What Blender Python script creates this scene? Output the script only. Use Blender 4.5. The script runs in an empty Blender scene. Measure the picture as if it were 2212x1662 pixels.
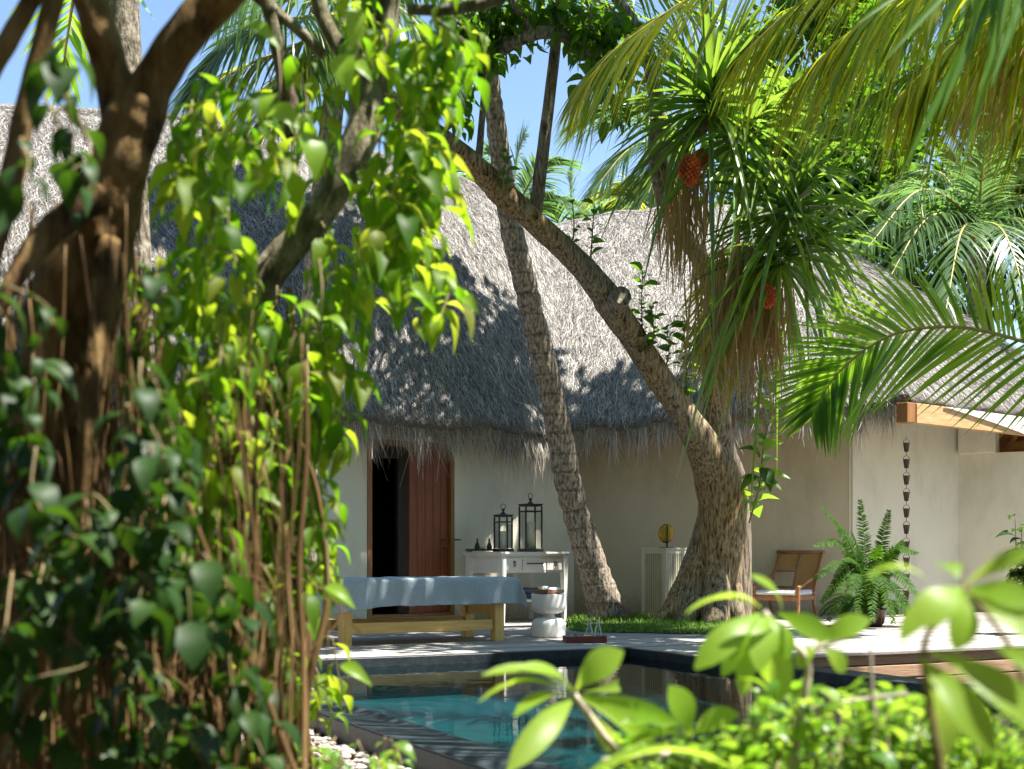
import bpy, math, random
import numpy as np
from mathutils import Vector

rng = np.random.default_rng(7)
random.seed(7)
scene = bpy.context.scene
COL = scene.collection
A = np.array
FPX, HX, HY, CAMZ = 2900.0, 1106.0, 1190.0, 0.9   # focal length and horizon of the photo, eye height above deck


def W(px, py, D):
    return A([(px - HX) / FPX * D, D, CAMZ + (HY - py) / FPX * D])


def G(px, D, z=0.0):
    return A([(px - HX) / FPX * D, D, z])


def nrm(v):
    v = np.asarray(v, float)
    n = np.linalg.norm(v, axis=-1, keepdims=True)
    return v / np.maximum(n, 1e-9)


def spline(P, n):
    P = np.asarray(P, float)
    k = len(P)
    if k == 2:
        t = np.linspace(0, 1, n)[:, None]
        return P[0] * (1 - t) + P[1] * t
    Q = np.vstack([2 * P[0] - P[1], P, 2 * P[-1] - P[-2]])
    out = []
    for x in np.linspace(0, k - 1, n):
        i = min(int(x), k - 2)
        t = x - i
        p0, p1, p2, p3 = Q[i], Q[i + 1], Q[i + 2], Q[i + 3]
        out.append(.5 * (2 * p1 + (p2 - p0) * t + (2 * p0 - 5 * p1 + 4 * p2 - p3) * t * t + (3 * p1 - p0 - 3 * p2 + p3) * t ** 3))
    return A(out)


# ---------------------------------------------------------------- mesh builder
WORLD_LOC = {}


class MB:
    def __init__(s):
        s.V, s.F, s.M, s.S, s.n, s.mi, s.sm = [], [], [], [], 0, 0, False

    def add(s, verts, faces, smooth=None):
        verts = np.asarray(verts, float).reshape(-1, 3)
        f = np.asarray(faces, dtype=np.int64)
        s.V.append(verts)
        s.F.append(f + s.n)
        s.M.append(np.full(len(f), s.mi, dtype=np.int32))
        s.S.append(np.full(len(f), s.sm if smooth is None else smooth, dtype=bool))
        s.n += len(verts)

    def build(s, name, mats, parent=None, local=False, origin=None):
        V = np.concatenate(s.V)
        if origin is None:
            origin = A([0., 0., 0.])
        if parent is not None and not local:
            V = V - WORLD_LOC.get(parent.name, A([0., 0., 0.]))
        elif parent is None and not local:
            V = V - origin
        me = bpy.data.meshes.new(name)
        me.vertices.add(len(V))
        me.vertices.foreach_set('co', V.astype(np.float32).ravel())
        tot = A([f.shape[1] for f in s.F for _ in range(len(f))], dtype=np.int32) if False else \
            np.concatenate([np.full(len(f), f.shape[1], dtype=np.int32) for f in s.F])
        li = np.concatenate([f.ravel() for f in s.F]).astype(np.int32)
        me.loops.add(len(li))
        me.loops.foreach_set('vertex_index', li)
        me.polygons.add(len(tot))
        st = np.concatenate([[0], np.cumsum(tot)[:-1]]).astype(np.int32)
        me.polygons.foreach_set('loop_start', st)
        me.polygons.foreach_set('material_index', np.concatenate(s.M))
        me.polygons.foreach_set('use_smooth', np.concatenate(s.S))
        me.update(calc_edges=True)
        me.validate()
        for m in (mats if isinstance(mats, (list, tuple)) else [mats]):
            me.materials.append(m)
        o = bpy.data.objects.new(name, me)
        COL.objects.link(o)
        if parent is not None:
            o.parent = parent
            WORLD_LOC[o.name] = WORLD_LOC.get(parent.name, A([0., 0., 0.]))
        else:
            o.location = origin
            WORLD_LOC[o.name] = A(origin, float)
        return o

    # ---- shapes
    def box(s, c, size, R=None, bev=0.0):
        c = A(c, float)
        h = A(size, float) / 2
        if bev <= 0:
            v = A([[x, y, z] for x in (-1, 1) for y in (-1, 1) for z in (-1, 1)], float) * h
            f = [[0, 1, 3, 2], [4, 6, 7, 5], [0, 4, 5, 1], [2, 3, 7, 6], [0, 2, 6, 4], [1, 5, 7, 3]]
            if R is not None:
                v = v @ np.asarray(R).T
            s.add(v + c, f)
            return
        b = min(bev, h.min() * .9)
        # chamfered box: 24 verts
        v, idx = [], {}
        for x in (-1, 1):
            for y in (-1, 1):
                for z in (-1, 1):
                    for a in range(3):
                        p = A([x, y, z], float) * (h - b)
                        p[a] = (x, y, z)[a] * h[a]
                        idx[(x, y, z, a)] = len(v)
                        v.append(p)
        f4, f3 = [], []
        def q(*k): f4.append([idx[i] for i in k])
        for a in range(3):
            o1, o2 = [i for i in range(3) if i != a]
            for sg in (-1, 1):
                ks = []
                for s1, s2 in ((-1, -1), (1, -1), (1, 1), (-1, 1)):
                    t = [0, 0, 0]; t[a] = sg; t[o1] = s1; t[o2] = s2
                    ks.append((*t, a))
                q(*ks)
            for s1 in (-1, 1):
                for s2 in (-1, 1):
                    ks = []
                    for sa, ax in ((-1, o1), (1, o1), (1, o2), (-1, o2)):
                        t = [0, 0, 0]; t[a] = sa; t[o1] = s1; t[o2] = s2
                        ks.append((*t, ax))
                    q(*ks)
        for x in (-1, 1):
            for y in (-1, 1):
                for z in (-1, 1):
                    f3.append([idx[(x, y, z, a)] for a in range(3)])
        v = A(v)
        # fix winding
        def fix(fs):
            out = []
            for f in fs:
                p = v[f]
                nn = np.cross(p[1] - p[0], p[2] - p[0])
                out.append(f if nn @ p.mean(0) > 0 else f[::-1])
            return out
        f4, f3 = fix(f4), fix(f3)
        if R is not None:
            v = v @ np.asarray(R).T
        s.add(v + c, f4)
        s.n -= len(v)
        s.V.pop()
        s.V.append(v + c)
        s.F.append(A(f3) + s.n)
        s.M.append(np.full(len(f3), s.mi, dtype=np.int32))
        s.S.append(np.zeros(len(f3), bool))
        s.n += len(v)

    def tube(s, P, r, seg=8, amp=0.0, cap=True, lobes=None, squash=1.0):
        P = np.asarray(P, float)
        n = len(P)
        r = np.broadcast_to(np.asarray(r, float), (n,))
        T = nrm(np.gradient(P, axis=0))
        up = A([0, 0, 1.]) if abs(T[0][2]) < .9 else A([1., 0, 0])
        N = nrm(np.cross(T[0], up))
        Ns = [N]
        for i in range(1, n):
            N = N - T[i] * (N @ T[i])
            N = nrm(N)
            Ns.append(N)
        Ns = A(Ns)
        Bs = np.cross(T, Ns)
        a = np.linspace(0, 2 * np.pi, seg, endpoint=False)
        rr = r[:, None] * np.ones((1, seg))
        if amp:
            d = np.arange(n)[:, None]
            ph = rng.uniform(0, 6.28, 6)
            rr = rr * (1 + amp * (np.sin(2 * a + ph[0] + d * .23) * .4 + np.sin(3 * a + ph[1] - d * .31) * .35 + np.sin(5 * a + ph[2] + d * .5) * .2 + np.sin(d * .9 + ph[3] + a) * .3))
        V = P[:, None, :] + rr[..., None] * (np.cos(a)[None, :, None] * Ns[:, None, :] + squash * np.sin(a)[None, :, None] * Bs[:, None, :])
        i = np.arange(n - 1)[:, None] * seg
        j = np.arange(seg)[None, :]
        j2 = (j + 1) % seg
        F = np.stack([i + j, i + j2, i + seg + j2, i + seg + j], -1).reshape(-1, 4)
        base = s.n
        s.add(V.reshape(-1, 3), F, smooth=True)
        if cap:
            for k, rev in ((0, True), (n - 1, False)):
                idx = np.arange(seg) + k * seg
                f = (idx[::-1] if rev else idx)[None, :]
                s.F.append(f + base)
                s.M.append(np.full(1, s.mi, dtype=np.int32))
                s.S.append(np.zeros(1, bool))

    def lathe(s, prof, c=(0, 0, 0), seg=24, smooth=True):
        prof = np.asarray(prof, float)
        n = len(prof)
        a = np.linspace(0, 2 * np.pi, seg, endpoint=False)
        V = np.stack([prof[:, 0:1] * np.cos(a), prof[:, 0:1] * np.sin(a), np.repeat(prof[:, 1:2], seg, 1)], -1)
        i = np.arange(n - 1)[:, None] * seg
        j = np.arange(seg)[None, :]
        j2 = (j + 1) % seg
        F = np.stack([i + j, i + j2, i + seg + j2, i + seg + j], -1).reshape(-1, 4)
        s.add(V.reshape(-1, 3) + A(c, float), F, smooth=smooth)

    def grid(s, P, smooth=True):
        P = np.asarray(P, float)
        n, m = P.shape[:2]
        i = np.arange(n - 1)[:, None] * m
        j = np.arange(m - 1)[None, :]
        F = np.stack([i + j, i + j + 1, i + m + j + 1, i + m + j], -1).reshape(-1, 4)
        s.add(P.reshape(-1, 3), F, smooth=smooth)

    def inst(s, tpl, pos, ax, up, L, Wd, smooth=False):
        """many copies of a small template (verts x along axis, y side, z up)"""
        tv, tf = tpl
        pos = np.asarray(pos, float)
        M = len(pos)
        ax = nrm(ax)
        side = nrm(np.cross(ax, up))
        u2 = np.cross(side, ax)
        L = np.broadcast_to(np.asarray(L, float), (M,))[:, None, None]
        Wd = np.broadcast_to(np.asarray(Wd, float), (M,))[:, None, None]
        V = pos[:, None, :] + L * tv[None, :, 0:1] * ax[:, None, :] + Wd * tv[None, :, 1:2] * side[:, None, :] + L * tv[None, :, 2:3] * u2[:, None, :]
        F = (np.asarray(tf)[None] + (np.arange(M) * len(tv))[:, None, None]).reshape(-1, len(tf[0]))
        s.add(V.reshape(-1, 3), F, smooth=smooth)

    def straps(s, base, d, L, w, droop, seg=6, vee=.25, up=None):
        """long arching V-section leaves"""
        base = np.asarray(base, float)
        M = len(base)
        d = nrm(d)
        L = np.broadcast_to(np.asarray(L, float), (M,))
        w = np.broadcast_to(np.asarray(w, float), (M,))
        droop = np.broadcast_to(np.asarray(droop, float), (M,))
        r = np.linspace(0, 1, seg + 1)
        z = A([0, 0, -1.])
        P = base[:, None, :] + (L[:, None] * r)[..., None] * d[:, None, :] + (L[:, None] * droop[:, None] * r ** 2.2)[..., None] * z
        T = nrm(np.gradient(P, axis=1))
        upv = A([0, 0, 1.]) if up is None else up
        side = nrm(np.cross(T, np.broadcast_to(upv, T.shape) + rng.normal(0, .12, (M, 1, 3))))
        nn = np.cross(side, T)
        prof = np.interp(r, [0, .15, .5, .8, 1], [.7, 1, .9, .55, .03])
        ww = (w[:, None] * prof / 2)[..., None]
        Lf, Rt, Md = P - side * ww + nn * ww * vee, P + side * ww + nn * ww * vee, P - nn * ww * vee
        V = np.stack([Lf, Md, Rt], 2)  # M,seg+1,3,3
        k = np.arange(seg)[:, None] * 3
        j = np.arange(2)[None, :]
        f = np.stack([k + j, k + j + 1, k + j + 4, k + j + 3], -1).reshape(-1, 4)
        F = (f[None] + (np.arange(M) * (seg + 1) * 3)[:, None, None]).reshape(-1, 4)
        s.add(V.reshape(-1, 3), F, smooth=True)

    def strands(s, base, d, L, w, curve=0.15):
        base = np.asarray(base, float)
        M = len(base)
        d = nrm(d)
        L = np.broadcast_to(np.asarray(L, float), (M,))[:, None]
        w = np.broadcast_to(np.asarray(w, float), (M,))[:, None]
        side = nrm(np.cross(d, A([0, 1., .2]) + rng.normal(0, .35, (M, 3))))
        off = rng.normal(0, curve, (M, 3)) * L
        p0, p1, p2 = base, base + d * L * .5 + off * .35, base + d * L + off
        V = np.stack([p0 - side * w / 2, p0 + side * w / 2, p1 - side * w * .45, p1 + side * w * .45, p2 - side * w * .12, p2 + side * w * .12], 1)
        f = A([[0, 1, 3, 2], [2, 3, 5, 4]])
        F = (f[None] + (np.arange(M) * 6)[:, None, None]).reshape(-1, 4)
        s.add(V.reshape(-1, 3), F)


def leaf_tpl(widths, fold=.18, droop=.25, mid=True):
    n = len(widths)
    xs = np.linspace(0, 1, n)
    v = []
    for x, w in zip(xs, widths):
        z = .12 * math.sin(math.pi * x) - droop * x * x
        v += [[x, -w / 2, z + fold * w * .5], [x, 0, z], [x, w / 2, z + fold * w * .5]]
    f = []
    for i in range(n - 1):
        for j in range(2):
            f.append([i * 3 + j, i * 3 + j + 1, i * 3 + j + 4, i * 3 + j + 3])
    return A(v), A(f)


OVATE = leaf_tpl([.06, .75, 1.0, .85, .5, .03])
LANCE = leaf_tpl([.05, .45, .85, 1.0, .8, .42, .02], fold=.22, droop=.42)
PADDLE = leaf_tpl([.08, .22, .42, .66, .88, 1.0, .96, .72, .12], fold=.07, droop=.10)
SIMPLE = leaf_tpl([.1, 1.0, .75, .04], droop=.2)
ROUND = leaf_tpl([.15, .85, 1.0, .8, .12], fold=.1, droop=.15)


def frond(mb, ctrl, L, n=60, w=.035, N=None, droop=.3, a0=62, a1=22, t0=.14, rr=.02, jit=.08, lift=.1, rmat=1, seg=4, ragged=0.0):
    P = spline(ctrl, 48)
    T = nrm(np.gradient(P, axis=0))
    mi = mb.mi
    mb.mi = rmat
    mb.tube(P, np.linspace(rr, rr * .2, 48), 6)
    mb.mi = mi
    for sgn in (-1, 1):
        t = np.linspace(t0, 1, n) + rng.normal(0, .25 / n, n)
        t = np.clip(t, 0, .999)
        if ragged:
            t = t[rng.random(n) > ragged]
        x = t * 47
        i = np.minimum(x.astype(int), 46)
        fr = (x - i)[:, None]
        b = P[i] * (1 - fr) + P[i + 1] * fr
        tt = nrm(T[i] * (1 - fr) + T[i + 1] * fr)
        nn = np.broadcast_to(A([0, 0, 1.]) if N is None else A(N, float), tt.shape)
        nn = nrm(nn - tt * (nn * tt).sum(1, keepdims=True))
        side = np.cross(tt, nn) * sgn
        u = (t - t0) / (1 - t0)
        ang = np.radians(a0 + (a1 - a0) * u)[:, None]
        d = nrm(np.cos(ang) * tt + np.sin(ang) * side + lift * nn + rng.normal(0, jit, tt.shape))
        l = L * np.interp(u, [0, .2, .5, .8, 1], [.6, .92, 1, .72, .3]) * rng.uniform(.88, 1.08, len(t))
        r = np.linspace(0, 1, seg + 1)
        Q = b[:, None] + (l[:, None] * r)[..., None] * d[:, None] + (l[:, None] * droop * r ** 2 * rng.uniform(.7, 1.3, (len(t), 1)))[..., None] * A([0, 0, -1.])
        TT = nrm(np.gradient(Q, axis=1))
        wv = nrm(np.cross(TT, nn[:, None] + rng.normal(0, .2, (len(t), 1, 3))))
        pr = np.interp(r, [0, .2, .6, 1], [.55, 1, .75, .04])
        ww = (w * pr / 2)[None, :, None]
        V = np.stack([Q - wv * ww, Q + wv * ww], 2)
        k = np.arange(seg) * 2
        f = np.stack([k, k + 1, k + 3, k + 2], -1)
        F = (f[None] + (np.arange(len(t)) * (seg + 1) * 2)[:, None, None]).reshape(-1, 4)
        mb.add(V.reshape(-1, 3), F, smooth=True)


def RZ(a):
    c, s = math.cos(a), math.sin(a)
    return A([[c, -s, 0], [s, c, 0], [0, 0, 1.]])


# ---------------------------------------------------------------- materials
def newmat(name):
    m = bpy.data.materials.new(name)
    m.use_nodes = True
    nt = m.node_tree
    nt.nodes.clear()
    out = nt.nodes.new('ShaderNodeOutputMaterial')
    return m, nt, out


def ramp(nt, fac, stops):
    r = nt.nodes.new('ShaderNodeValToRGB')
    e = r.color_ramp.elements
    while len(e) < len(stops):
        e.new(.5)
    for el, (p, c) in zip(e, stops):
        el.position = p
        el.color = (*c, 1)
    nt.links.new(fac, r.inputs[0])
    return r.outputs[0]


def noise(nt, scale, stretch=(1, 1, 1), detail=4, rough=.6, rot=(0, 0, 0)):
    tc = nt.nodes.new('ShaderNodeTexCoord')
    mp = nt.nodes.new('ShaderNodeMapping')
    mp.inputs['Scale'].default_value = stretch
    mp.inputs['Rotation'].default_value = rot
    nz = nt.nodes.new('ShaderNodeTexNoise')
    nz.inputs['Scale'].default_value = scale
    nz.inputs['Detail'].default_value = detail
    nz.inputs['Roughness'].default_value = rough
    nt.links.new(tc.outputs['Object'], mp.inputs[0])
    nt.links.new(mp.outputs[0], nz.inputs['Vector'])
    return nz.outputs[0]


def surf(name, stops, scale=8, stretch=(1, 1, 1), bump=.2, bscale=None, rough=.6, spec=.4, detail=5, island=0.0, metal=0.0, bdist=.02, rot=(0, 0, 0), sheen=0):
    m, nt, out = newmat(name)
    b = nt.nodes.new('ShaderNodeBsdfPrincipled')
    nz = noise(nt, scale, stretch, detail, rot=rot)
    fac = nz
    if island:
        g = nt.nodes.new('ShaderNodeNewGeometry')
        mx = nt.nodes.new('ShaderNodeMix')
        mx.inputs[0].default_value = island
        nt.links.new(nz, mx.inputs[2])
        nt.links.new(g.outputs['Random Per Island'], mx.inputs[3])
        fac = mx.outputs[0]
    nt.links.new(ramp(nt, fac, stops), b.inputs['Base Color'])
    b.inputs['Roughness'].default_value = rough
    b.inputs['Specular IOR Level'].default_value = spec
    b.inputs['Metallic'].default_value = metal
    if sheen:
        b.inputs['Sheen Weight'].default_value = sheen
    if bump:
        bn = nt.nodes.new('ShaderNodeBump')
        bn.inputs['Strength'].default_value = bump
        bn.inputs['Distance'].default_value = bdist
        nt.links.new(nz if bscale is None else noise(nt, bscale, stretch, 4, rot=rot), bn.inputs['Height'])
        nt.links.new(bn.outputs[0], b.inputs['Normal'])
    nt.links.new(b.outputs[0], out.inputs[0])
    return m


def leafmat(name, cols, tcols, trans=.45, rough=.38, spec=.45):
    m, nt, out = newmat(name)
    g = nt.nodes.new('ShaderNodeNewGeometry')
    b = nt.nodes.new('ShaderNodeBsdfPrincipled')
    n = len(cols)
    st = [(i / max(1, n - 1), c) for i, c in enumerate(cols)]
    ts = [(i / max(1, len(tcols) - 1), c) for i, c in enumerate(tcols)]
    nz = noise(nt, 9, (1, 1, 1), 3)
    mx = nt.nodes.new('ShaderNodeMix')
    mx.inputs[0].default_value = .25
    nt.links.new(g.outputs['Random Per Island'], mx.inputs[2])
    nt.links.new(nz, mx.inputs[3])
    nt.links.new(ramp(nt, mx.outputs[0], st), b.inputs['Base Color'])
    b.inputs['Roughness'].default_value = rough
    b.inputs['Specular IOR Level'].default_value = spec
    t = nt.nodes.new('ShaderNodeBsdfTranslucent')
    nt.links.new(ramp(nt, mx.outputs[0], ts), t.inputs['Color'])
    ms = nt.nodes.new('ShaderNodeMixShader')
    ms.inputs[0].default_value = trans
    nt.links.new(b.outputs[0], ms.inputs[1])
    nt.links.new(t.outputs[0], ms.inputs[2])
    nt.links.new(ms.outputs[0], out.inputs[0])
    return m


def bark2(name, dark, mids, pale, scale=14, st=(2.6, 2.6, .4), bump=1.0):
    """bark: vertical fissures, two tones drifting along the trunk, lichen blotches"""
    m, nt, out = newmat(name)
    b = nt.nodes.new('ShaderNodeBsdfPrincipled')
    f1 = noise(nt, scale, st, 7, .68)
    f2 = noise(nt, 1.1, (1, 1, .8), 3)
    f3 = noise(nt, 7, (1, 1, .7), 5, .7)
    c1 = ramp(nt, f1, [(.36, dark), (.50, mids[0]), (.68, pale)])
    c2 = ramp(nt, f1, [(.36, dark), (.50, mids[1]), (.70, pale)])
    k = ramp(nt, f2, [(.40, (0, 0, 0)), (.60, (1, 1, 1))])
    mx = nt.nodes.new('ShaderNodeMix'); mx.data_type = 'RGBA'
    nt.links.new(k, mx.inputs[0]); nt.links.new(c1, mx.inputs[6]); nt.links.new(c2, mx.inputs[7])
    lk = ramp(nt, f3, [(.60, (0, 0, 0)), (.68, (.75, .75, .75))])
    m2 = nt.nodes.new('ShaderNodeMix'); m2.data_type = 'RGBA'
    nt.links.new(lk, m2.inputs[0]); nt.links.new(mx.outputs[2], m2.inputs[6])
    m2.inputs[7].default_value = (pale[0] * 1.05, pale[1] * 1.1, pale[2] * 1.1, 1)
    nt.links.new(m2.outputs[2], b.inputs['Base Color'])
    b.inputs['Roughness'].default_value = .85
    b.inputs['Specular IOR Level'].default_value = .2
    bn = nt.nodes.new('ShaderNodeBump')
    bn.inputs['Strength'].default_value = bump
    bn.inputs['Distance'].default_value = .035
    nt.links.new(f1, bn.inputs['Height'])
    nt.links.new(bn.outputs[0], b.inputs['Normal'])
    nt.links.new(b.outputs[0], out.inputs[0])
    return m


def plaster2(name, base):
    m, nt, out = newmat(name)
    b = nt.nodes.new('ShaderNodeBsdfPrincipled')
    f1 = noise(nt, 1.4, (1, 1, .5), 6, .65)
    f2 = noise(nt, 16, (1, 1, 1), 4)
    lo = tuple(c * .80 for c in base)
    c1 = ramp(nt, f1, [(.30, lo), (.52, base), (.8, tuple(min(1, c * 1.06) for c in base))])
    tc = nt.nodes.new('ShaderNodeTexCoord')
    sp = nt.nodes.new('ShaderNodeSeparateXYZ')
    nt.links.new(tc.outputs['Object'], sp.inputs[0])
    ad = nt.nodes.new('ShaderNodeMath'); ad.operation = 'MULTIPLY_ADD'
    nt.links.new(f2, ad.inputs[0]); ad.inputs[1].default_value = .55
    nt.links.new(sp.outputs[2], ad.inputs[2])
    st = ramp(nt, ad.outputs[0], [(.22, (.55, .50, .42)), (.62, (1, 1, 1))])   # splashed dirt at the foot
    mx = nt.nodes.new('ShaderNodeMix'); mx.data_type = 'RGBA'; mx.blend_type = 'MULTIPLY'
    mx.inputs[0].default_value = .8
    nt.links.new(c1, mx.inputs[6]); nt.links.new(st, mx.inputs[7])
    nt.links.new(mx.outputs[2], b.inputs['Base Color'])
    b.inputs['Roughness'].default_value = .88
    b.inputs['Specular IOR Level'].default_value = .15
    bn = nt.nodes.new('ShaderNodeBump'); bn.inputs['Strength'].default_value = .12; bn.inputs['Distance'].default_value = .02
    nt.links.new(noise(nt, 9, (1, 1, 1), 6), bn.inputs['Height'])
    nt.links.new(bn.outputs[0], b.inputs['Normal'])
    nt.links.new(b.outputs[0], out.inputs[0])
    return m


M = {}
M['thatch'] = surf('thatch', [(.25, (.06, .055, .05)), (.5, (.18, .167, .15)), (.75, (.42, .39, .35))], 38, (1, 1, .35), .9, None, .85, .2, 6, bdist=.04)
M['strand'] = surf('thatch_strand', [(.15, (.075, .068, .060)), (.5, (.29, .272, .25)), (.85, (.80, .765, .71))], 6, (1, 1, 1), 0, None, .7, .3, 2, island=.85)
M['fringe'] = surf('thatch_fringe', [(.15, (.16, .14, .12)), (.5, (.42, .37, .31)), (.85, (.80, .73, .62))], 6, (1, 1, 1), 0, None, .75, .2, 2, island=.85)
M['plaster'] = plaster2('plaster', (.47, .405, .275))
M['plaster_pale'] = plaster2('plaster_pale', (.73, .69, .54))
M['door_wood'] = surf('door_wood', [(.3, (.17, .042, .012)), (.7, (.27, .075, .022))], 5, (9, 9, .5), .1, None, .45, .4)
M['frame_wood'] = surf('frame_wood', [(.3, (.22, .09, .025)), (.7, (.33, .15, .045))], 6, (6, 6, .6), .1, None, .5, .4)
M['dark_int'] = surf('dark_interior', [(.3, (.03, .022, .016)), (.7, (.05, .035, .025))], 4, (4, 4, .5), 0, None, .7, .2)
M['beam_wood'] = surf('beam_wood', [(.3, (.42, .24, .10)), (.7, (.60, .38, .18))], 4, (1, 1, 9), .15, None, .6, .3)
M['rafter_wood'] = surf('rafter_wood', [(.3, (.30, .12, .03)), (.7, (.42, .19, .055))], 4, (1, 1, 6), .15, None, .6, .3)
M['sunlit_white'] = surf('sunlit_white', [(.3, (.78, .73, .66)), (.7, (.84, .79, .73))], 6, (1, 1, 1), .05, None, .6, .3)  # pale tone standing in for sun on the fascia beam
M['deck'] = surf('deck_wood', [(.2, (.19, .175, .155)), (.5, (.31, .285, .26)), (.85, (.46, .425, .385))], 5, (1, 14, 14), .25, None, .7, .3, 5, island=.45, rot=(0, 0, math.radians(-26.57)))
M['fascia'] = surf('fascia_wood', [(.2, (.24, .14, .08)), (.6, (.40, .26, .16)), (.9, (.52, .37, .25))], 5, (1, 1, 14), .25, None, .7, .3, 5, island=.3)
M['pool_tile'] = surf('pool_tile', [(.3, (.006, .050, .058)), (.7, (.012, .085, .095))], 6, (1, 1, 1), .05, None, .3, .5)
M['slate'] = surf('black_slate', [(.3, (.010, .013, .016)), (.7, (.032, .038, .044))], 14, (1, 1, 1), .2, 60, .5, .3)
M['coping'] = surf('pool_coping', [(.3, (.014, .024, .027)), (.7, (.034, .046, .05))], 9, (1, 1, 1), .08, 60, .45, .2)
M['stone'] = surf('pale_stone', [(.3, (.36, .34, .32)), (.7, (.52, .50, .47))], 9, (1, 1, 1), .2, 30, .7, .3)
M['kerb'] = surf('grey_kerb', [(.3, (.20, .20, .21)), (.7, (.30, .30, .31))], 12, (1, 1, 1), .2, 40, .7, .3)
M['pebble'] = surf('pebble', [(.15, (.30, .24, .20)), (.4, (.52, .44, .38)), (.65, (.60, .56, .52)), (.9, (.75, .72, .69))], 9, (1, 1, 1), .1, None, .55, .4, island=.8)
M['soil'] = surf('soil', [(.3, (.035, .026, .018)), (.7, (.075, .055, .036))], 5, (1, 1, 1), .5, 20, .95, .1)
M['pine'] = surf('pine_wood', [(.3, (.60, .36, .10)), (.7, (.74, .49, .17))], 5, (7, 7, .7), .06, None, .5, .35)
M['pine_x'] = surf('pine_wood_long', [(.3, (.60, .36, .10)), (.7, (.74, .49, .17))], 5, (.7, 7, 7), .06, None, .5, .35)
M['vinyl'] = surf('black_vinyl', [(.3, (.012, .012, .013)), (.7, (.02, .02, .022))], 20, (1, 1, 1), .05, None, .4, .4)
M['towel'] = surf('blue_towel', [(.3, (.27, .33, .37)), (.7, (.37, .43, .47))], 70, (1, 1, 1), .9, 160, .95, .1, sheen=.4, bdist=.006)
M['towel_grey'] = surf('grey_towel', [(.3, (.10, .12, .16)), (.7, (.15, .17, .21))], 60, (1, 1, 1), .5, 120, .95, .1)
M['white_paint'] = surf('white_paint', [(.3, (.70, .68, .62)), (.7, (.78, .76, .70))], 5, (1, 1, 1), .03, None, .4, .4)
M['cream_paint'] = surf('cream_paint', [(.3, (.60, .58, .44)), (.7, (.68, .66, .51))], 5, (1, 1, 1), .03, None, .5, .35)
M['ceramic'] = surf('white_ceramic', [(.3, (.76, .72, .68)), (.7, (.82, .79, .75))], 3, (1, 1, 1), .03, 30, .55, .35)
M['iron'] = surf('black_iron', [(.3, (.016, .014, .012)), (.7, (.03, .026, .022))], 12, (1, 1, 1), .05, None, .45, .5)
M['bronze'] = surf('dark_bronze', [(.3, (.05, .032, .02)), (.7, (.09, .06, .035))], 20, (1, 1, 1), .05, None, .3, .6, metal=.6)
M['copper'] = surf('dark_copper', [(.3, (.035, .020, .014)), (.7, (.06, .034, .024))], 20, (1, 1, 1), .05, None, .5, .5, metal=.3)
M['wax'] = surf('candle_wax', [(.3, (.80, .74, .56)), (.7, (.85, .80, .64))], 5, (1, 1, 1), 0, None, .6, .3)
M['cream_glaze'] = surf('cream_glaze', [(.3, (.70, .63, .42)), (.7, (.78, .71, .50))], 5, (1, 1, 1), 0, None, .25, .5)
M['gold'] = surf('gold_disc', [(.35, (.38, .22, .03)), (.65, (.62, .42, .08))], 60, (1, 1, 1), .8, None, .35, .5, metal=.7, bdist=.01)
M['tray_wood'] = surf('tray_wood', [(.3, (.17, .07, .03)), (.7, (.28, .13, .06))], 8, (1, 8, 8), .06, None, .45, .4)
M['tray_red'] = surf('tray_red', [(.3, (.11, .025, .018)), (.7, (.17, .042, .03))], 8, (1, 8, 8), .06, None, .4, .4)
M['white_cloth'] = surf('white_cloth', [(.3, (.78, .77, .76)), (.7, (.84, .83, .82))], 60, (1, 1, 1), .3, 100, .9, .2)
M['chair_wood'] = surf('chair_wood', [(.3, (.24, .10, .04)), (.7, (.40, .19, .085))], 7, (1, 1, 3), .08, None, .35, .5)
M['cane'] = surf('woven_cane', [(.35, (.36, .18, .055)), (.65, (.56, .32, .11))], 110, (1, 1, 1), .5, None, .6, .3, bdist=.004)
M['palm_bark'] = None
M['bark'] = bark2('rough_bark', (.035, .022, .010), [(.30, .20, .085), (.24, .20, .145)], (.52, .42, .27))
M['bark_pale'] = bark2('pale_bark', (.05, .038, .028), [(.22, .165, .11), (.26, .22, .17)], (.46, .39, .30), 12)
M['bark_gold'] = bark2('golden_bark', (.03, .016, .006), [(.13, .075, .025), (.20, .125, .045)], (.34, .23, .10), 7, (1.6, 1.6, .5))
M['bark_moss'] = bark2('mossy_bark', (.05, .04, .025), [(.17, .125, .075), (.15, .145, .08)], (.36, .31, .23), 9, (1.8, 1.8, .7))
M['root'] = surf('aerial_root', [(.15, (.035, .018, .006)), (.5, (.115, .065, .022)), (.85, (.29, .185, .075))], 5, (3, 3, .5), .4, None, .75, .25, 5, island=.5)
M['stem'] = surf('green_stem', [(.3, (.13, .09, .04)), (.7, (.24, .19, .09))], 20, (1, 1, 1), .1, None, .6, .3)
M['twig'] = surf('pale_twig', [(.3, (.33, .27, .20)), (.7, (.52, .45, .37))], 30, (1, 1, 1), .2, None, .6, .3)
M['rachis'] = surf('palm_rachis', [(.3, (.30, .24, .06)), (.7, (.46, .36, .11))], 12, (1, 1, 1), .1, None, .5, .4)
M['fruit'] = surf('orange_fruit', [(.1, (.20, .12, .02)), (.4, (.50, .05, .012)), (.85, (.70, .17, .02))], 10, (1, 1, 1), .1, None, .45, .4, island=.6)
M['lv_vine'] = leafmat('vine_leaf', [(.030, .080, .006), (.050, .12, .008), (.075, .15, .010), (.11, .18, .012), (.17, .14, .03)], [(.12, .32, .008), (.20, .44, .012), (.33, .56, .015), (.52, .68, .03), (.48, .42, .06)], .55, .5, .25)
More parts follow.
